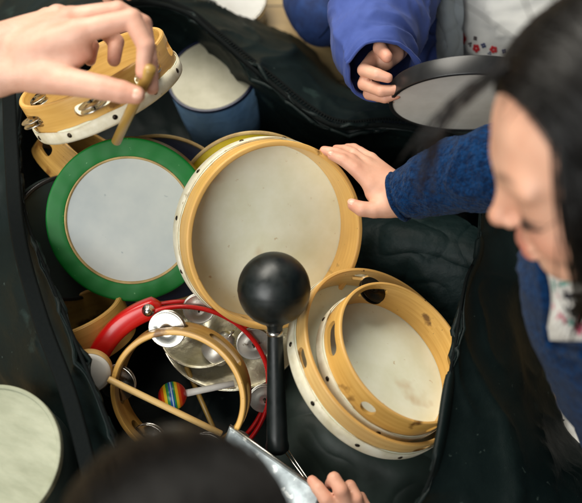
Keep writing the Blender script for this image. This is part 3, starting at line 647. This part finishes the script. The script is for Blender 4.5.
# ---- adult, hand over the upper left tambourine
def adult():
    o = person('adult whose bare hand pinches a wooden beater above the upper left tambourine', W(-150, 70, .88))
    P, T = [], []
    v = lambda *a: np.array(W(*a))
    P += [cone(v(-420, 90, .93), v(-190, 72, .90), .040, .034, .01), cone(v(-190, 60, .90), v(-8, 50, .875), .032, .0185, .012), cone(v(-190, 84, .895), v(-8, 80, .868), .032, .0185, .012)]
    mcp = {'i': (82, 31, .848, .0125), 'm': (70, 19, .868, .0125), 'r': (58, 16, .888, .0115), 'p': (48, 18, .904, .0105)}
    for k, (x, y, d, r) in mcp.items():
        P.append(cone(v(2, 48+{'i': 12, 'm': 4, 'r': -2, 'p': -6}[k], .872), v(x, y, d), .0185, r, .012))
    P.append(cone(v(4, 76, .868), v(44, 74, .858), .019, .0165, .012)); P.append(cone(v(30, 55, .862), v(76, 40, .852), .018, .013, .012))
    P.append(cone(v(56, 74, .856), v(86, 54, .860), .0105, .0065, .014))      # web of the thumb
    idx = [mcp['i'], (132, 19, .842, .0108), (146, 46, .842, .0095), (143, 72, .848, .0078)]
    mid = [mcp['m'], (118, 11, .868, .0108), (143, 24, .876, .0098), (150, 62, .872, .0085), (152, 88, .868, .0074)]
    rin = [mcp['r'], (98, 22, .905, .0105), (116, 42, .915, .0092), (114, 60, .905, .0075)]
    pin = [mcp['p'], (80, 30, .925, .009), (92, 46, .93, .008), (90, 60, .92, .0068)]
    thu = [(36, 78, .862, .0165), (72, 82, .850, .0146), (104, 88, .840, .0128), (122, 92, .8385, .0119), (136, 95, .838, .0094)]
    fingers(P, T, [idx, mid, rin, pin, thu], .005, .35)
    for k in 'imr': T.append((v(*mcp[k][:3])-np.array(FW)*.01, .012, 0, .25))
    T.append((v(84, 58, .855), .014, 0, .35))
    for a, b in (((20, 52), (74, 30)), ((16, 44), (64, 19))):               # faint tendons on the back of the hand
        P.append(cone(v(a[0], a[1], .8535), v(b[0], b[1], .845 if a[0] == 20 else .858), .003, .004, .012))
    body_mesh('body', P, .0014, M['skin_a'], o, T)
    nail(o, (122, 92, .8385), (136, 95, .838), .0094, TW+RX*.1-UY*.05)
    V, F = loft([W(-420, 90, .93), W(-330, 82, .92), W(-210, 74, .90)], [(.055, .055), (.052, .050), (.047, .045)], 40, 40, wr=.003, ringfold=.003); add_solid(mk('sleeve', V, F, M['trousers'], o), .003)
adult()
# ---- fingertips beyond the bag
def far_fingers():
    o = person('somebody reaching in from the top edge with only pale fingertips showing', W(112, -40, 1.22)); P, T = [], []
    v = lambda *a: np.array(W(*a))
    P += [cone(v(140, -190, 1.25), v(120, -75, 1.22), .030, .022, .01), cone(v(120, -75, 1.22), v(112, -40, 1.2), .024, .02, .012)]
    fingers(P, T, [[(106, -36, 1.2, .009), (104, -18, 1.195, .008), (105, -6, 1.195, .0075), (108, 2, 1.2, .0065)], [(116, -36, 1.2, .009), (117, -16, 1.19, .008), (119, -5, 1.19, .0072), (119, 1, 1.2, .0062)],
                   [(126, -40, 1.205, .008), (129, -20, 1.20, .0075), (129, -9, 1.2, .007), (129, -3, 1.2, .006)], [(132, -46, 1.21, .007), (137, -28, 1.2, .0065), (139, -20, 1.2, .006), (139, -14, 1.2, .005)], [(104, -50, 1.2, .011), (95, -34, 1.19, .0085), (93, -22, 1.19, .0075), (95, -13, 1.195, .006)]], .003, .35)
    body_mesh('body', P, .002, M['skin_c'], o, T)
    V, F = loft([W(150, -230, 1.26), W(140, -180, 1.25), W(124, -85, 1.22)], [(.04, .04), (.038, .038), (.032, .032)], 30, 32, wr=.003); add_solid(mk('sleeve', V, F, M['grey_cloth'], o), .003)
far_fingers()
# ---- child in the blue jacket
def blue_child():
    o = person('child in a violet blue jacket and embroidered white shirt kneeling beyond the bag', PZ(500, -60, 0)); P, T = [], []
    v = lambda *a: np.array(W(*a))
    P += [cone(v(440, -150, 1.12), v(396, -30, 1.15), .034, .030, .01), cone(v(396, -30, 1.15), v(394, 42, 1.085), .026, .017, .01)]
    mi = (384, 52, 1.062, .0098)
    P += [cone(v(394, 42, 1.085), v(*mi[:3]), .016, .011, .01), cone(v(394, 44, 1.085), v(374, 62, 1.068), .016, .0105, .01), cone(v(394, 46, 1.085), v(370, 76, 1.075), .015, .010, .01), cone(v(396, 50, 1.08), v(386, 62, 1.06), .014, .011, .01)]
    fingers(P, T, [[(374, 58, 1.066, .0100), (364, 70, 1.040, .0088), (377, 74.5, 1.024, .0078), (388, 78, 1.022, .0066)],
                   [(371, 68, 1.072, .0098), (364, 84, 1.048, .0086), (381, 91, 1.030, .0077), (398, 89.5, 1.028, .0062)],
                   [(370, 76, 1.078, .009), (369, 94, 1.06, .0078), (385, 98, 1.045, .007), (397, 95, 1.04, .0056)],
                   [(373, 80, 1.085, .008), (378, 97, 1.075, .0068), (391, 99, 1.06, .006), (400, 97, 1.055, .005)],
                   [(396, 54, 1.066, .0112), (381, 44, 1.046, .0098), (380, 48, 1.034, .0092), (387, 57, 1.022, .0076)]], .0035, .4)
    hd = v(520, -330, 1.05)
    P += [cone(v(500, -170, 1.20), v(520, -240, 1.10), .075, .04, .04), ell(hd, (.075, .085, .095), None, .02), cone(v(440, -150, 1.12), v(500, -170, 1.2), .036, .07, .03)]
    P += [cone(v(500, -170, 1.20), v(520, 20, 1.36), .09, .10, .04)]
    body_mesh('body', P, .0022, M['skin_c'], o, T)
    # jacket sleeve with a wide loose cuff
    V, F = loft([W(450, -150, 1.12), W(408, -55, 1.15), W(382, 5, 1.13), W(374, 45, 1.09), W(383, 72, 1.055)], [(.060, .062), (.062, .068), (.060, .072), (.050, .062), (.041, .050)], 140, 110, wr=.0042, wscale=19, off=3, ringfold=.003)
    sl = add_solid(mk('sleeve', V, F, M['jacket'], o), .003)
    V2 = [W(383, 72, 1.055)+(Vector(p)-W(383, 72, 1.055))*1.0 for p in V[-110:]]; V, F, U = tube(V2, .0022, 8, closed=True); mk('cuff_hem', V, F, M['jacket'], sl)
    # jacket front, hanging open beside the shirt
    V, F = grid_sheet([[W(400, -90, 1.16), W(430, -60, 1.15), W(462, -60, 1.16)], [W(386, -20, 1.24), W(425, 0, 1.19), W(448, 0, 1.20)], [W(392, 30, 1.30), W(420, 40, 1.235), W(441, 42, 1.24)], [W(400, 80, 1.36), W(418, 86, 1.30), W(436, 92, 1.31)]], 60, 60, wr=.010, wscale=11, fine=.002, off=5)
    add_solid(mk('jacket_front', V, F, M['jacket'], o), .004)
    V, F = grid_sheet([[W(432, -20, 1.19), W(446, -16, 1.18), W(462, -20, 1.19)], [W(436, 20, 1.215), W(447, 26, 1.20), W(462, 22, 1.21)], [W(438, 52, 1.24), W(448, 60, 1.225), W(462, 58, 1.24)], [W(440, 84, 1.28), W(448, 90, 1.265), W(462, 90, 1.28)]], 30, 40, wr=.003, wscale=18)
    add_solid(mk('waistband', V, F, M['grey_cloth'], o), .004)
    # white shirt with flowers sewn on
    V, F = loft([W(530, -190, 1.16), W(526, -80, 1.22), W(524, 0, 1.27), W(520, 58, 1.33), W(520, 95, 1.38)], [(.10, .11), (.105, .122), (.105, .125), (.098, .115), (.095, .11)], 80, 96, wr=.007, wscale=10, off=8, ringfold=.004)
    sh = add_solid(mk('shirt', V, F, M['white_cloth'], o), .003)
    bv = BVHTree.FromPolygons([p[:] for p in V], F)
    def on_shirt(px, py):
        r = (W(px, py, 1)-CAM).normalized(); h = bv.ray_cast(CAM, r); return (h[0], h[1] if h[1].dot(r) < 0 else -h[1]) if h[0] else (None, None)
    col = {'r': mat('red thread', S(190, 30, 40), .8), 'b': mat('navy thread', S(34, 44, 96), .8), 'k': mat('dark thread', S(52, 34, 40), .8)}
    for (px, py, rr, c, pet) in ((464, 42, 5.2, 'r', 5), (477, 52, 3.6, 'r', 5), (494, 53, 3.4, 'r', 5), (484, 49, 2.4, 'b', 4), (505, 55, 2.2, 'b', 4), (460, 33, 2.2, 'k', 3), (462, 27, 1.6, 'k', 3), (471, 48, 2.2, 'k', 3), (476, 42, 2, 'k', 4), (519, 55, 2.4, 'r', 4), (490, 57, 1.8, 'b', 3), (512, 53, 1.6, 'k', 3)):
        h, n = on_shirt(px, py-4)
        if h is None: continue
        a = n.orthogonal().normalized(); b = n.cross(a); r = 1.3*rr*mpp(1.22); V, F = [], []
        for k in range(pet):
            t = 2*PI*k/pet+rr; c0 = h+n*.0022+(a*math.cos(t)+b*math.sin(t))*r*.55; q = len(V); V.append(c0+n*.001)
            for j in range(10): u = 2*PI*j/10; V.append(c0+(a*math.cos(u)+b*math.sin(u))*r*.42)
            F += [(q, q+1+j, q+1+(j+1) % 10) for j in range(10)]
        mk('embroidery', V, F, col[c], sh)
    # dark jeans: knee to the left, lap under the shirt
    V, F = loft([W(540, 20, 1.46), W(440, 30, 1.40), W(360, 12, 1.36), W(326, 14, 1.345)], [(.08, .08), (.075, .08), (.062, .068), (.05, .056)], 50, 40, wr=.004, wscale=12, ringfold=.004)
    V3, F3 = loft([W(326, 14, 1.345), W(318, 0, 1.36), W(312, -60, 1.50)], [(.05, .056), (.052, .056), (.045, .045)], 40, 40, wr=.003, wscale=12)
    s = sphere(W(323, 14, 1.345), (.053, .055, .053), 32, 20)
    V, F, _ = join([(V, F, None), (V3, F3, None), (s[0], s[1], None)]); mk('jeans', V, F, M['denim'], o)
    # hair, outside the frame but worn
    V, F, U = sphere(Vector(hd)+Vector((0, .01, .015)), (.085, .092, .10)); mk('hair', V, F, M['hair'], o)
blue_child()
# ---- child on the right, face seen from above
def hair_lock(a, b, c, n, spread, r=.0009):
    out = []
    for i in range(n):
        e = Vector(rng.normal(0, spread, 3)); f = Vector(rng.normal(0, spread*1.2, 3)); out.append(crv([a+e*.3, b+e, c+e+f], 9))
    return out
def right_child():
    f = (RX*-.87+UY*-.31+TW*-.22).normalized(); u = (RX*-.33+UY*.76+TW*.55); u = (u-f*u.dot(f)).normalized(); s = f.cross(u)
    HR = Matrix((s, f, u)).transposed()
    org = W(500, 179, .64)-f*.086-u*.002-s*.004
    hp = lambda x, y, z: org+HR @ Vector((x, y, z)); a3 = lambda *p: np.array(hp(*p)); RN = np.array(HR)
    o = person('child with dark hair and blue fleece leaning in from the right looking down', PZ(760, 330, 0)); P, T = [], []
    E = lambda c, r, k=.008: P.append(ell(a3(*c), r, RN, k))
    E((0, -.012, .030), (.071, .088, .076)); E((0, .028, .012), (.060, .056, .070), .02); E((0, .026, -.035), (.055, .054, .066), .02); E((0, .052, -.088), (.026, .024, .022), .025)
    for q in (1, -1):
        E((q*.032, .056, -.040), (.024, .022, .024), .018); E((q*.026, .074, .014), (.024, .006, .008), .02)
        P.append(sub(a3(q*.031, .098, -.008), (.019, .014, .010), RN, .016)); E((q*.030, .0605, -.010), (.0175, .0145, .0130), .014)
        E((q*.071, -.012, -.018), (.008, .018, .028), .006)
    P.append(cone(a3(0, .080, .002), a3(0, .0950, -.027), .0062, .0074, .010)); E((0, .0965, -.0290), (.0082, .0072, .0068), .006)
    for q in (1, -1): E((q*.0085, .0880, -.0325), (.0060, .0068, .0054), .004); P.append(sub(a3(q*.0050, .0925, -.0380), (.0028, .0034, .0026), RN, .002))
    E((0, .080, -.060), (.019, .0095, .0062), .005); E((0, .079, -.0705), (.0165, .0095, .0066), .004); P.append(sub(a3(0, .0905, -.0650), (.017, .006, .0011), RN, .002))
    for x in (-.012, -.006, 0, .006, .012): T.append((a3(x, .087, -.0595), .0058, 0, .8)); T.append((a3(x*.9, .087, -.0705), .0062, 0, .8))
    for q in (1, -1):
        T.append((a3(q*.036, .074, -.036), .020, 0, .30))
        for k in range(11): t = k/10; T.append((a3(q*(.013+.035*t), .087-.020*t*t, .0165+.006*math.sin(t*PI)), .0036, 1, .62))
        for k in range(13): t = k/12; T.append((a3(q*(.0165+.030*t), .0815-.010*(2*t-1)**2-.003*t, -.0145-.003*math.sin(t*PI)), .0022, 1, .95))
    T.append((a3(0, .101, -.031), .010, 0, .25))
    feat = []
    # neck, shoulders, chest and the reaching arm in one skin
    nk = a3(0, -.030, -.075); ch = np.array(W(668, 330, .74)); sho = np.array(W(632, 250, .755)); shr = np.array(W(770, 320, .72))
    P += [cone(nk, a3(0, -.07, -.16), .040, .042, .03), cone(a3(0, -.07, -.16), ch, .042, .065, .04), cone(ch, np.array(W(725, 470, .93)), .065, .07, .04), cone(ch, sho, .055, .034, .02)]
    el = np.array(W(520, 178, .90)); wr = np.array(W(410, 199, 1.008))
    P += [cone(sho, el, .034, .028, .012), cone(el, wr, .029, .0185, .012)]
    D = .053; v = lambda *a: np.array(W(*a))
    mc = {'i': (371, 185, 1.010, .0098), 'm': (366, 174, 1.016, .0098), 'r': (367, 165, 1.026, .0092), 'p': (371, 159, 1.040, .008)}
    for k, (x, y, d, r) in mc.items(): P.append(cone(v(405, {'i': 203, 'm': 199, 'r': 196, 'p': 193}[k], 1.012), v(x, y, d), .0155, r, .01))
    P.append(cone(v(402, 205, 1.008), v(386, 207, 1.004), .015, .0125, .01)); P.append(cone(v(380, 203, 1.006), v(372, 195, 1.012), .010, .008, .01))
    fingers(P, T, [[mc['i'], (355, 169, 1.012, .0086), (343, 160, 1.014, .0076), (332, 155.5, 1.018, .0062)],
                   [mc['m'], (351, 160, 1.020, .0085), (337, 153.5, 1.023, .0075), (324, 150.5, 1.028, .0061)],
                   [mc['r'], (353, 154, 1.034, .008), (345, 150, 1.044, .007), (336, 149, 1.052, .0058)],
                   [mc['p'], (360, 152, 1.05, .007), (354, 148, 1.06, .0062), (347, 147, 1.068, .005)],
                   [(390, 208, 1.004, .0125), (374, 210, 1.000, .0102), (362, 209, .999, .0096), (353.5, 205, 1.004, .0078)]], .0035, .4)
    body_mesh('body', P, .0021, M['skin_c'], o, T)
    for q in (1, -1):                             # lashes on the lowered lids, brow hairs
        ln = []
        for k in range(26):
            x = .0155+.031*k/25; y = .0800-.009*(2*k/25-1)**2-.004*k/25; z = -.0165-.002*math.sin(k/25*PI); a_ = hp(q*x, y-.002, z); b_ = hp(q*(x+.002), y+.003, z-.003); c_ = hp(q*(x+.003), y+.006, z-.0035); ln.append([a_, b_, c_])
        V, F, U = tube([hp(q*(.0150+.033*k/25), .0795-.009*(2*k/25-1)**2-.004*k/25, -.0162-.002*math.sin(k/25*PI)) for k in range(26)], .0010, 6); V2, F2 = [], []
        for sp in ln: v_, f_, _ = tube(sp, [.0006, .0005, .0002], 3, False); n_ = len(V2); V2 += v_; F2 += [tuple(i+n_ for i in x) for x in f_]
        V, F, _ = join([(V, F, None), (V2, F2, None)]); mk('eyelashes', V, F, M['hair'], o)
    nail(o, (343, 160, 1.014), (332, 155.5, 1.018), .0062, TW*.8+UY*.5); nail(o, (362, 209, .999), (353.5, 205, 1.004), .0078, TW*.8+UY*.4)
    # fleece sleeve and jacket
    V, F = loft([W(668, 285, .74), W(590, 215, .82), W(530, 172, .895), W(470, 172, .945), W(425, 186, .985), W(399, 195, 1.005)], [(.062, .062), (.056, .056), (.049, .051), (.044, .046), (.034, .036), (.0265, .0275)], 120, 72, wr=.003, wscale=20, ringfold=.004, off=4)
    sl = add_solid(mk('sleeve', V, F, M['fleece'], o), .004)
    V, F, U = tube([Vector(p) for p in V[-72:]], .0035, 8, closed=True); mk('cuff', V, F, M['fleece'], sl)
    ax = [W(655, 215, .715), W(654, 290, .75), W(676, 380, .83), W(725, 470, .93), W(770, 520, 1.02)]
    V, F = loft(ax, [(.088, .10), (.104, .118), (.102, .116), (.105, .12), (.11, .12)], 70, 90, wr=.005, wscale=9, off=12, ringfold=.004); jk = add_solid(mk('fleece_jacket', V, F, M['fleece'], o), .004)
    bv = BVHTree.FromPolygons([p[:] for p in V], F)
    def on(px, py, off):
        r = (W(px, py, 1)-CAM).normalized(); h = bv.ray_cast(CAM, r)
        return (h[0]-r*off) if h[0] else None
    pts, ok = [], True                             # printed shirt showing in the open zip
    rowsx = []
    for py in range(262, 346, 6):
        t = (py-262)/84; x0 = 545+6*math.sin(t*4)+4*t; row = []
        for i in range(14): row.append(on(x0+i*5.5, py, .006+.003*math.sin(i/13*PI)))
        if all(p is not None for p in row): rowsx.append(row)
    if len(rowsx) > 3:
        n = 14; V = [p for r in rowsx for p in r]; F = [(j*n+i, j*n+i+1, (j+1)*n+i+1, (j+1)*n+i) for j in range(len(rowsx)-1) for i in range(n-1)]
        shirt = add_solid(mk('shirt', V, F, M['white_cloth'], o), .003, 0)
        bs = BVHTree.FromPolygons([p[:] for p in V], F)
        cc = [mat('pink print', S(206, 92, 120), .8), mat('teal print', S(70, 140, 130), .8), mat('ink print', S(40, 40, 48), .8)]
        for (px, py, lx, ly, c) in ((551, 290, 3, 9, 1), (556, 306, 3.5, 10, 0), (560, 322, 4, 6, 0), (566, 300, 2.5, 9, 2), (573, 296, 7, 3, 2), (575, 312, 4, 4, 2), (570, 330, 3, 7, 1), (553, 318, 2, 6, 0), (579, 325, 3, 8, 0), (562, 284, 5, 2, 1)):
            V, F = [], []
            for k in range(18):
                t = 2*PI*k/18; r = (W(px+1.4*lx*math.cos(t)*(1+.25*math.sin(3*t+px)), py+1.3*ly*math.sin(t)*(1+.2*math.cos(2*t+py)), 1)-CAM).normalized(); h = bs.ray_cast(CAM, r)
                if h[0]: V.append(h[0]-r*.0026)
            if len(V) > 5: mk('print', V, [tuple(range(len(V)))], cc[c], shirt)
    ed = [on(x, y, .003) for (x, y) in ((541, 262), (544, 285), (547, 305), (546, 325), (552, 345), (570, 352), (585, 354))]
    ed = [p for p in ed if p is not None]
    if len(ed) > 3: V, F, U = tube(crv(ed, 50), .006, 12); mk('hem', V, F, M['fleece'], jk)
    # folded legs
    V, F = loft([W(800, 520, 1.0), W(720, 450, 1.03), W(640, 385, 1.10), W(610, 372, 1.12)], [(.08, .08), (.07, .07), (.055, .055), (.02, .02)], 50, 40, wr=.004, wscale=10, ringfold=.003)
    V2, F2 = loft([W(640, 385, 1.12), W(680, 420, 1.15), W(800, 480, 1.08)], [(.05, .05), (.05, .05), (.045, .045)], 40, 40, wr=.003)
    V, F, _ = join([(V, F, None), (V2, F2, None)]); mk('trousers', V, F, M['trousers'], o)
    # hair: cap over the skull, then combed strands
    hc = Vector((0, -.016, .034)); hr = Vector((.079, .092, .081))
    V, F, U = sphere((0, 0, 0), 1, 72, 48); keep = []; 
    def hairline(d):                              # where hair grows on the unit direction d (x side, y front, z up)
        fr = d.y*.92; lim = .62-.55*abs(d.x)**1.5
        return fr < lim+.0 or d.z > .80-.12*abs(d.x) and d.y < .72
    Vc = [hp(hc.x+v_.x*hr.x, hc.y+v_.y*hr.y, hc.z+v_.z*hr.z) for v_ in V]
    Fc = [q for q in F if all(hairline(V[i]) and V[i].z > -.55+.2*max(0, V[i].y) for i in q)]
    cap = add_solid(mk('hair', Vc, Fc, M['hair'], o), .004, 1)
    st = []; g = Vector((0, 0, -1))
    for i in range(2600):
        q = 1 if rng.random() < .62 else -1; q = -q   # person's left (towards the camera) gets more
        t0 = rng.random(); y0 = .87-1.32*t0; back = rng.uniform(.25, .75)*(1.0 if y0 > .2 else .6); p = []
        lift = 1.03+rng.uniform(0, .07); L = rng.uniform(1.55, 2.2)
        for k in range(12):
            a = L*k/11; yy = y0-back*a*.55; rad = math.sqrt(max(.05, 1-min(.97, yy*yy)))
            d = Vector((q*math.sin(a)*rad, yy, math.cos(a)*rad)); p.append(hp(hc.x+d.x*hr.x*lift, hc.y+d.y*hr.y*lift, hc.z+d.z*hr.z*lift))
        e = p[-1]; dirn = (p[-1]-p[-2]).normalized(); ln = rng.uniform(.03, .11)
        for k in range(1, 6): p.append(e+dirn*ln*.16*k*(1-k*.08)+g*ln*.03*k*k*.5-HR @ Vector((0, .006*k, 0)))
        st.append(p)
    # fringe wisps that fall forward past the forehead
    for i in range(24):
        a = hp(rng.uniform(-.004, .012), .058+rng.uniform(-.012, .006), .096); b = hp(-.012+rng.normal(0, .008), .112+rng.normal(0, .005), .080); c = hp(-.018+rng.normal(0, .006), .150+rng.normal(0, .010), .035+rng.normal(0, .012)); st.append(crv([a, b, c], 10))
    for i in range(1100):
        q = -1 if rng.random() < .7 else 1; t_ = rng.random(); y0 = .056-.100*t_+rng.normal(0, .003); a = hp(q*(.060+rng.normal(0, .002)), y0-.012, .062+rng.normal(0, .006)); b = hp(q*(.074+rng.uniform(0, .010)), y0+.002, .005); c = hp(q*(.077+rng.uniform(-.004, .012)), y0+.004+rng.normal(0, .004), -.055); e = hp(q*(.070+rng.normal(0, .006)), y0+.016+rng.normal(0, .008), -.092-rng.uniform(0, .03))
        st.append(crv([a, b, c, e], 12))
    for i in range(70):
        a_ = rng.uniform(0, 2*PI); d = Vector((math.cos(a_)*.8, rng.uniform(-.6, .6), abs(math.sin(a_)))).normalized(); q0 = hp(hc.x+d.x*hr.x, hc.y+d.y*hr.y, hc.z+d.z*hr.z); o1 = (HR @ d)*.012*rng.random(); sdv = Vector(rng.normal(0, .02, 3)); st.append(crv([q0, q0+o1+sdv*.6, q0+o1*2+sdv*1.3, q0+o1*2.2+sdv*2+g*.012], 10))
    ho = curve_obj('hair_strands', st, .00065, M['hair'], cap)
    return org, HR
right_child()
# ---- child at the bottom, seen from behind the crown
def near_child():
    c = W(177, 566, .50); o = person('child at the bottom edge with blurred black hair and fingers on the metal plate', W(230, 900, .75)); P, T = [], []
    v = lambda *a: np.array(W(*a)); cc = np.array(c)
    P += [ell(cc, (.066, .076, .070), None, .01), ell(cc+np.array(UY)*.012+np.array(FW)*.05, (.044, .046, .05), None, .03), cone(cc+np.array(FW)*.05-np.array(UY)*.03, v(200, 900, .70), .04, .05, .03), cone(v(90, 950, .75), v(330, 950, .75), .06, .06, .03), cone(v(210, 900, .72), v(210, 1150, .95), .08, .09, .03)]
    P += [cone(v(330, 950, .75), v(420, 760, .88), .036, .03, .01), cone(v(420, 760, .88), v(378, 560, .945), .029, .019, .01)]
    mc = [(337, 512, .930, .0098), (350, 514, .936, .0098), (361, 519, .944, .009), (369, 526, .952, .008)]
    for (x, y, d, r) in mc: P.append(cone(v(376, 555, .945), v(x, y, d), .0165, r, .01))
    fingers(P, T, [[mc[0], (326, 499, .926, .0088), (318, 488, .930, .0078), (312, 480.5, .937, .0064)],
                   [mc[1], (341, 490, .924, .0088), (334, 478.5, .930, .0078), (330, 484, .942, .0064)],
                   [mc[2], (356, 498, .934, .0082), (350, 486, .940, .0072), (345, 490, .952, .006)],
                   [mc[3], (366, 508, .944, .0072), (361, 497, .95, .0062), (357, 500, .96, .0052)],
                   [(358, 548, .935, .0125), (336, 536, .922, .0102), (322, 524, .925, .0092), (312, 514, .932, .0075)]], .0035, .4)
    body_mesh('body', P, .0022, M['skin_c'], o, T)
    V, F = loft([W(330, 950, .75), W(420, 760, .88), W(388, 600, .935)], [(.05, .05), (.044, .044), (.034, .034)], 50, 40, wr=.003, ringfold=.003); add_solid(mk('sleeve', V, F, M['trousers'], o), .003)
    V, F = loft([W(200, 840, .69), W(205, 900, .72), W(210, 1150, .95)], [(.06, .08), (.10, .15), (.11, .15)], 50, 60, wr=.004); add_solid(mk('shirt', V, F, M['trousers'], o), .003)
    hr = Vector((.073, .085, .079)); V, F, U = sphere((0, 0, 0), 1, 64, 40)
    Vc = [c+Vector((p.x*hr.x, p.y*hr.y, p.z*hr.z))*(1+.02*nz(p, 3, 2)) for p in V]; cap = mk('hair', Vc, F, M['hair'], o)
    st = []; pole = (TW*.75-UY*.6).normalized(); s1 = pole.orthogonal().normalized(); s2 = pole.cross(s1)
    for i in range(1800):
        th = rng.random()*2*PI; w = rng.uniform(.3, .7); p = []; lift = 1.0+rng.uniform(0, .07); a0 = rng.uniform(.02, .9)
        for k in range(12):
            a = a0+1.5*k/11; d = pole*math.cos(a)+(s1*math.cos(th+w*a)+s2*math.sin(th+w*a))*math.sin(a); p.append(c+Vector((d.x*hr.x, d.y*hr.y, d.z*hr.z))*lift)
        st.append(p)
    curve_obj('hair_strands', st, .0006, M['hair'], cap)
near_child()
# ---- printed cloth and a wooden block on the floor at the right
o = thing('printed_cloth', 'white cloth with black leaf print on the floor at the right edge', 'cloth', PZ(585, 450, .01))
V, F = grid_sheet([[PZ(548, 408, .012), PZ(590, 400, .014), PZ(660, 400, .012)], [PZ(570, 450, .05), PZ(600, 440, .055), PZ(660, 440, .04)], [PZ(586, 490, .04), PZ(620, 500, .05), PZ(680, 500, .03)]], 40, 40, wr=.004, wscale=12)
mp_ = mat('black leaf print', S(222, 220, 214), .85, col2=S(24, 24, 26), vscale=34, vdetail=1, vmin=.585, vmax=.6)
add_solid(mk('sheet', V, F, mp_, o), .002)
# ================================================================== light, camera
def area(name, loc, tgt, size, power, col):
    l = bpy.data.lights.new(name, 'AREA'); l.shape = 'RECTANGLE'; l.size, l.size_y = size; l.energy = power; l.color = col
    o = bpy.data.objects.new(name, l); COL.objects.link(o); o.location = loc; o.rotation_euler = (Vector(tgt)-Vector(loc)).to_track_quat('-Z', 'Y').to_euler(); return o
area('window_light', (-0.8, 1.35, 2.4), (0.05, 0.1, 0.2), (2.2, 1.5), 108, (1.0, 0.95, 0.84))
area('fill_light', (-1.3, -1.7, 2.1), (0.1, 0.2, 0.2), (2.2, 1.8), 82, (0.97, 0.98, 0.95))  # unseen fill lamp added on the camera side to brighten shaded fronts
w = bpy.data.worlds.new("World"); scn.world = w; w.use_nodes = True
bg = w.node_tree.nodes['Background']; bg.inputs[0].default_value = (0.62, 0.72, 0.72, 1); bg.inputs[1].default_value = 0.17
cd = bpy.data.cameras.new('camera'); co = bpy.data.objects.new('camera', cd); COL.objects.link(co)
R3 = Matrix((RX, UY, TW)).transposed().to_4x4(); R3.translation = CAM; co.matrix_world = R3
cd.sensor_width = 36; cd.sensor_fit = 'HORIZONTAL'; cd.lens = 36/0.72; cd.clip_start = .02; cd.clip_end = 60
cd.dof.use_dof = True; cd.dof.focus_distance = 1.03; cd.dof.aperture_fstop = 3.0
scn.camera = co
vs = scn.view_settings; scn.display_settings.display_device = 'sRGB'; vs.view_transform = 'Standard'; vs.look = 'None'; vs.exposure = 0; vs.gamma = 1
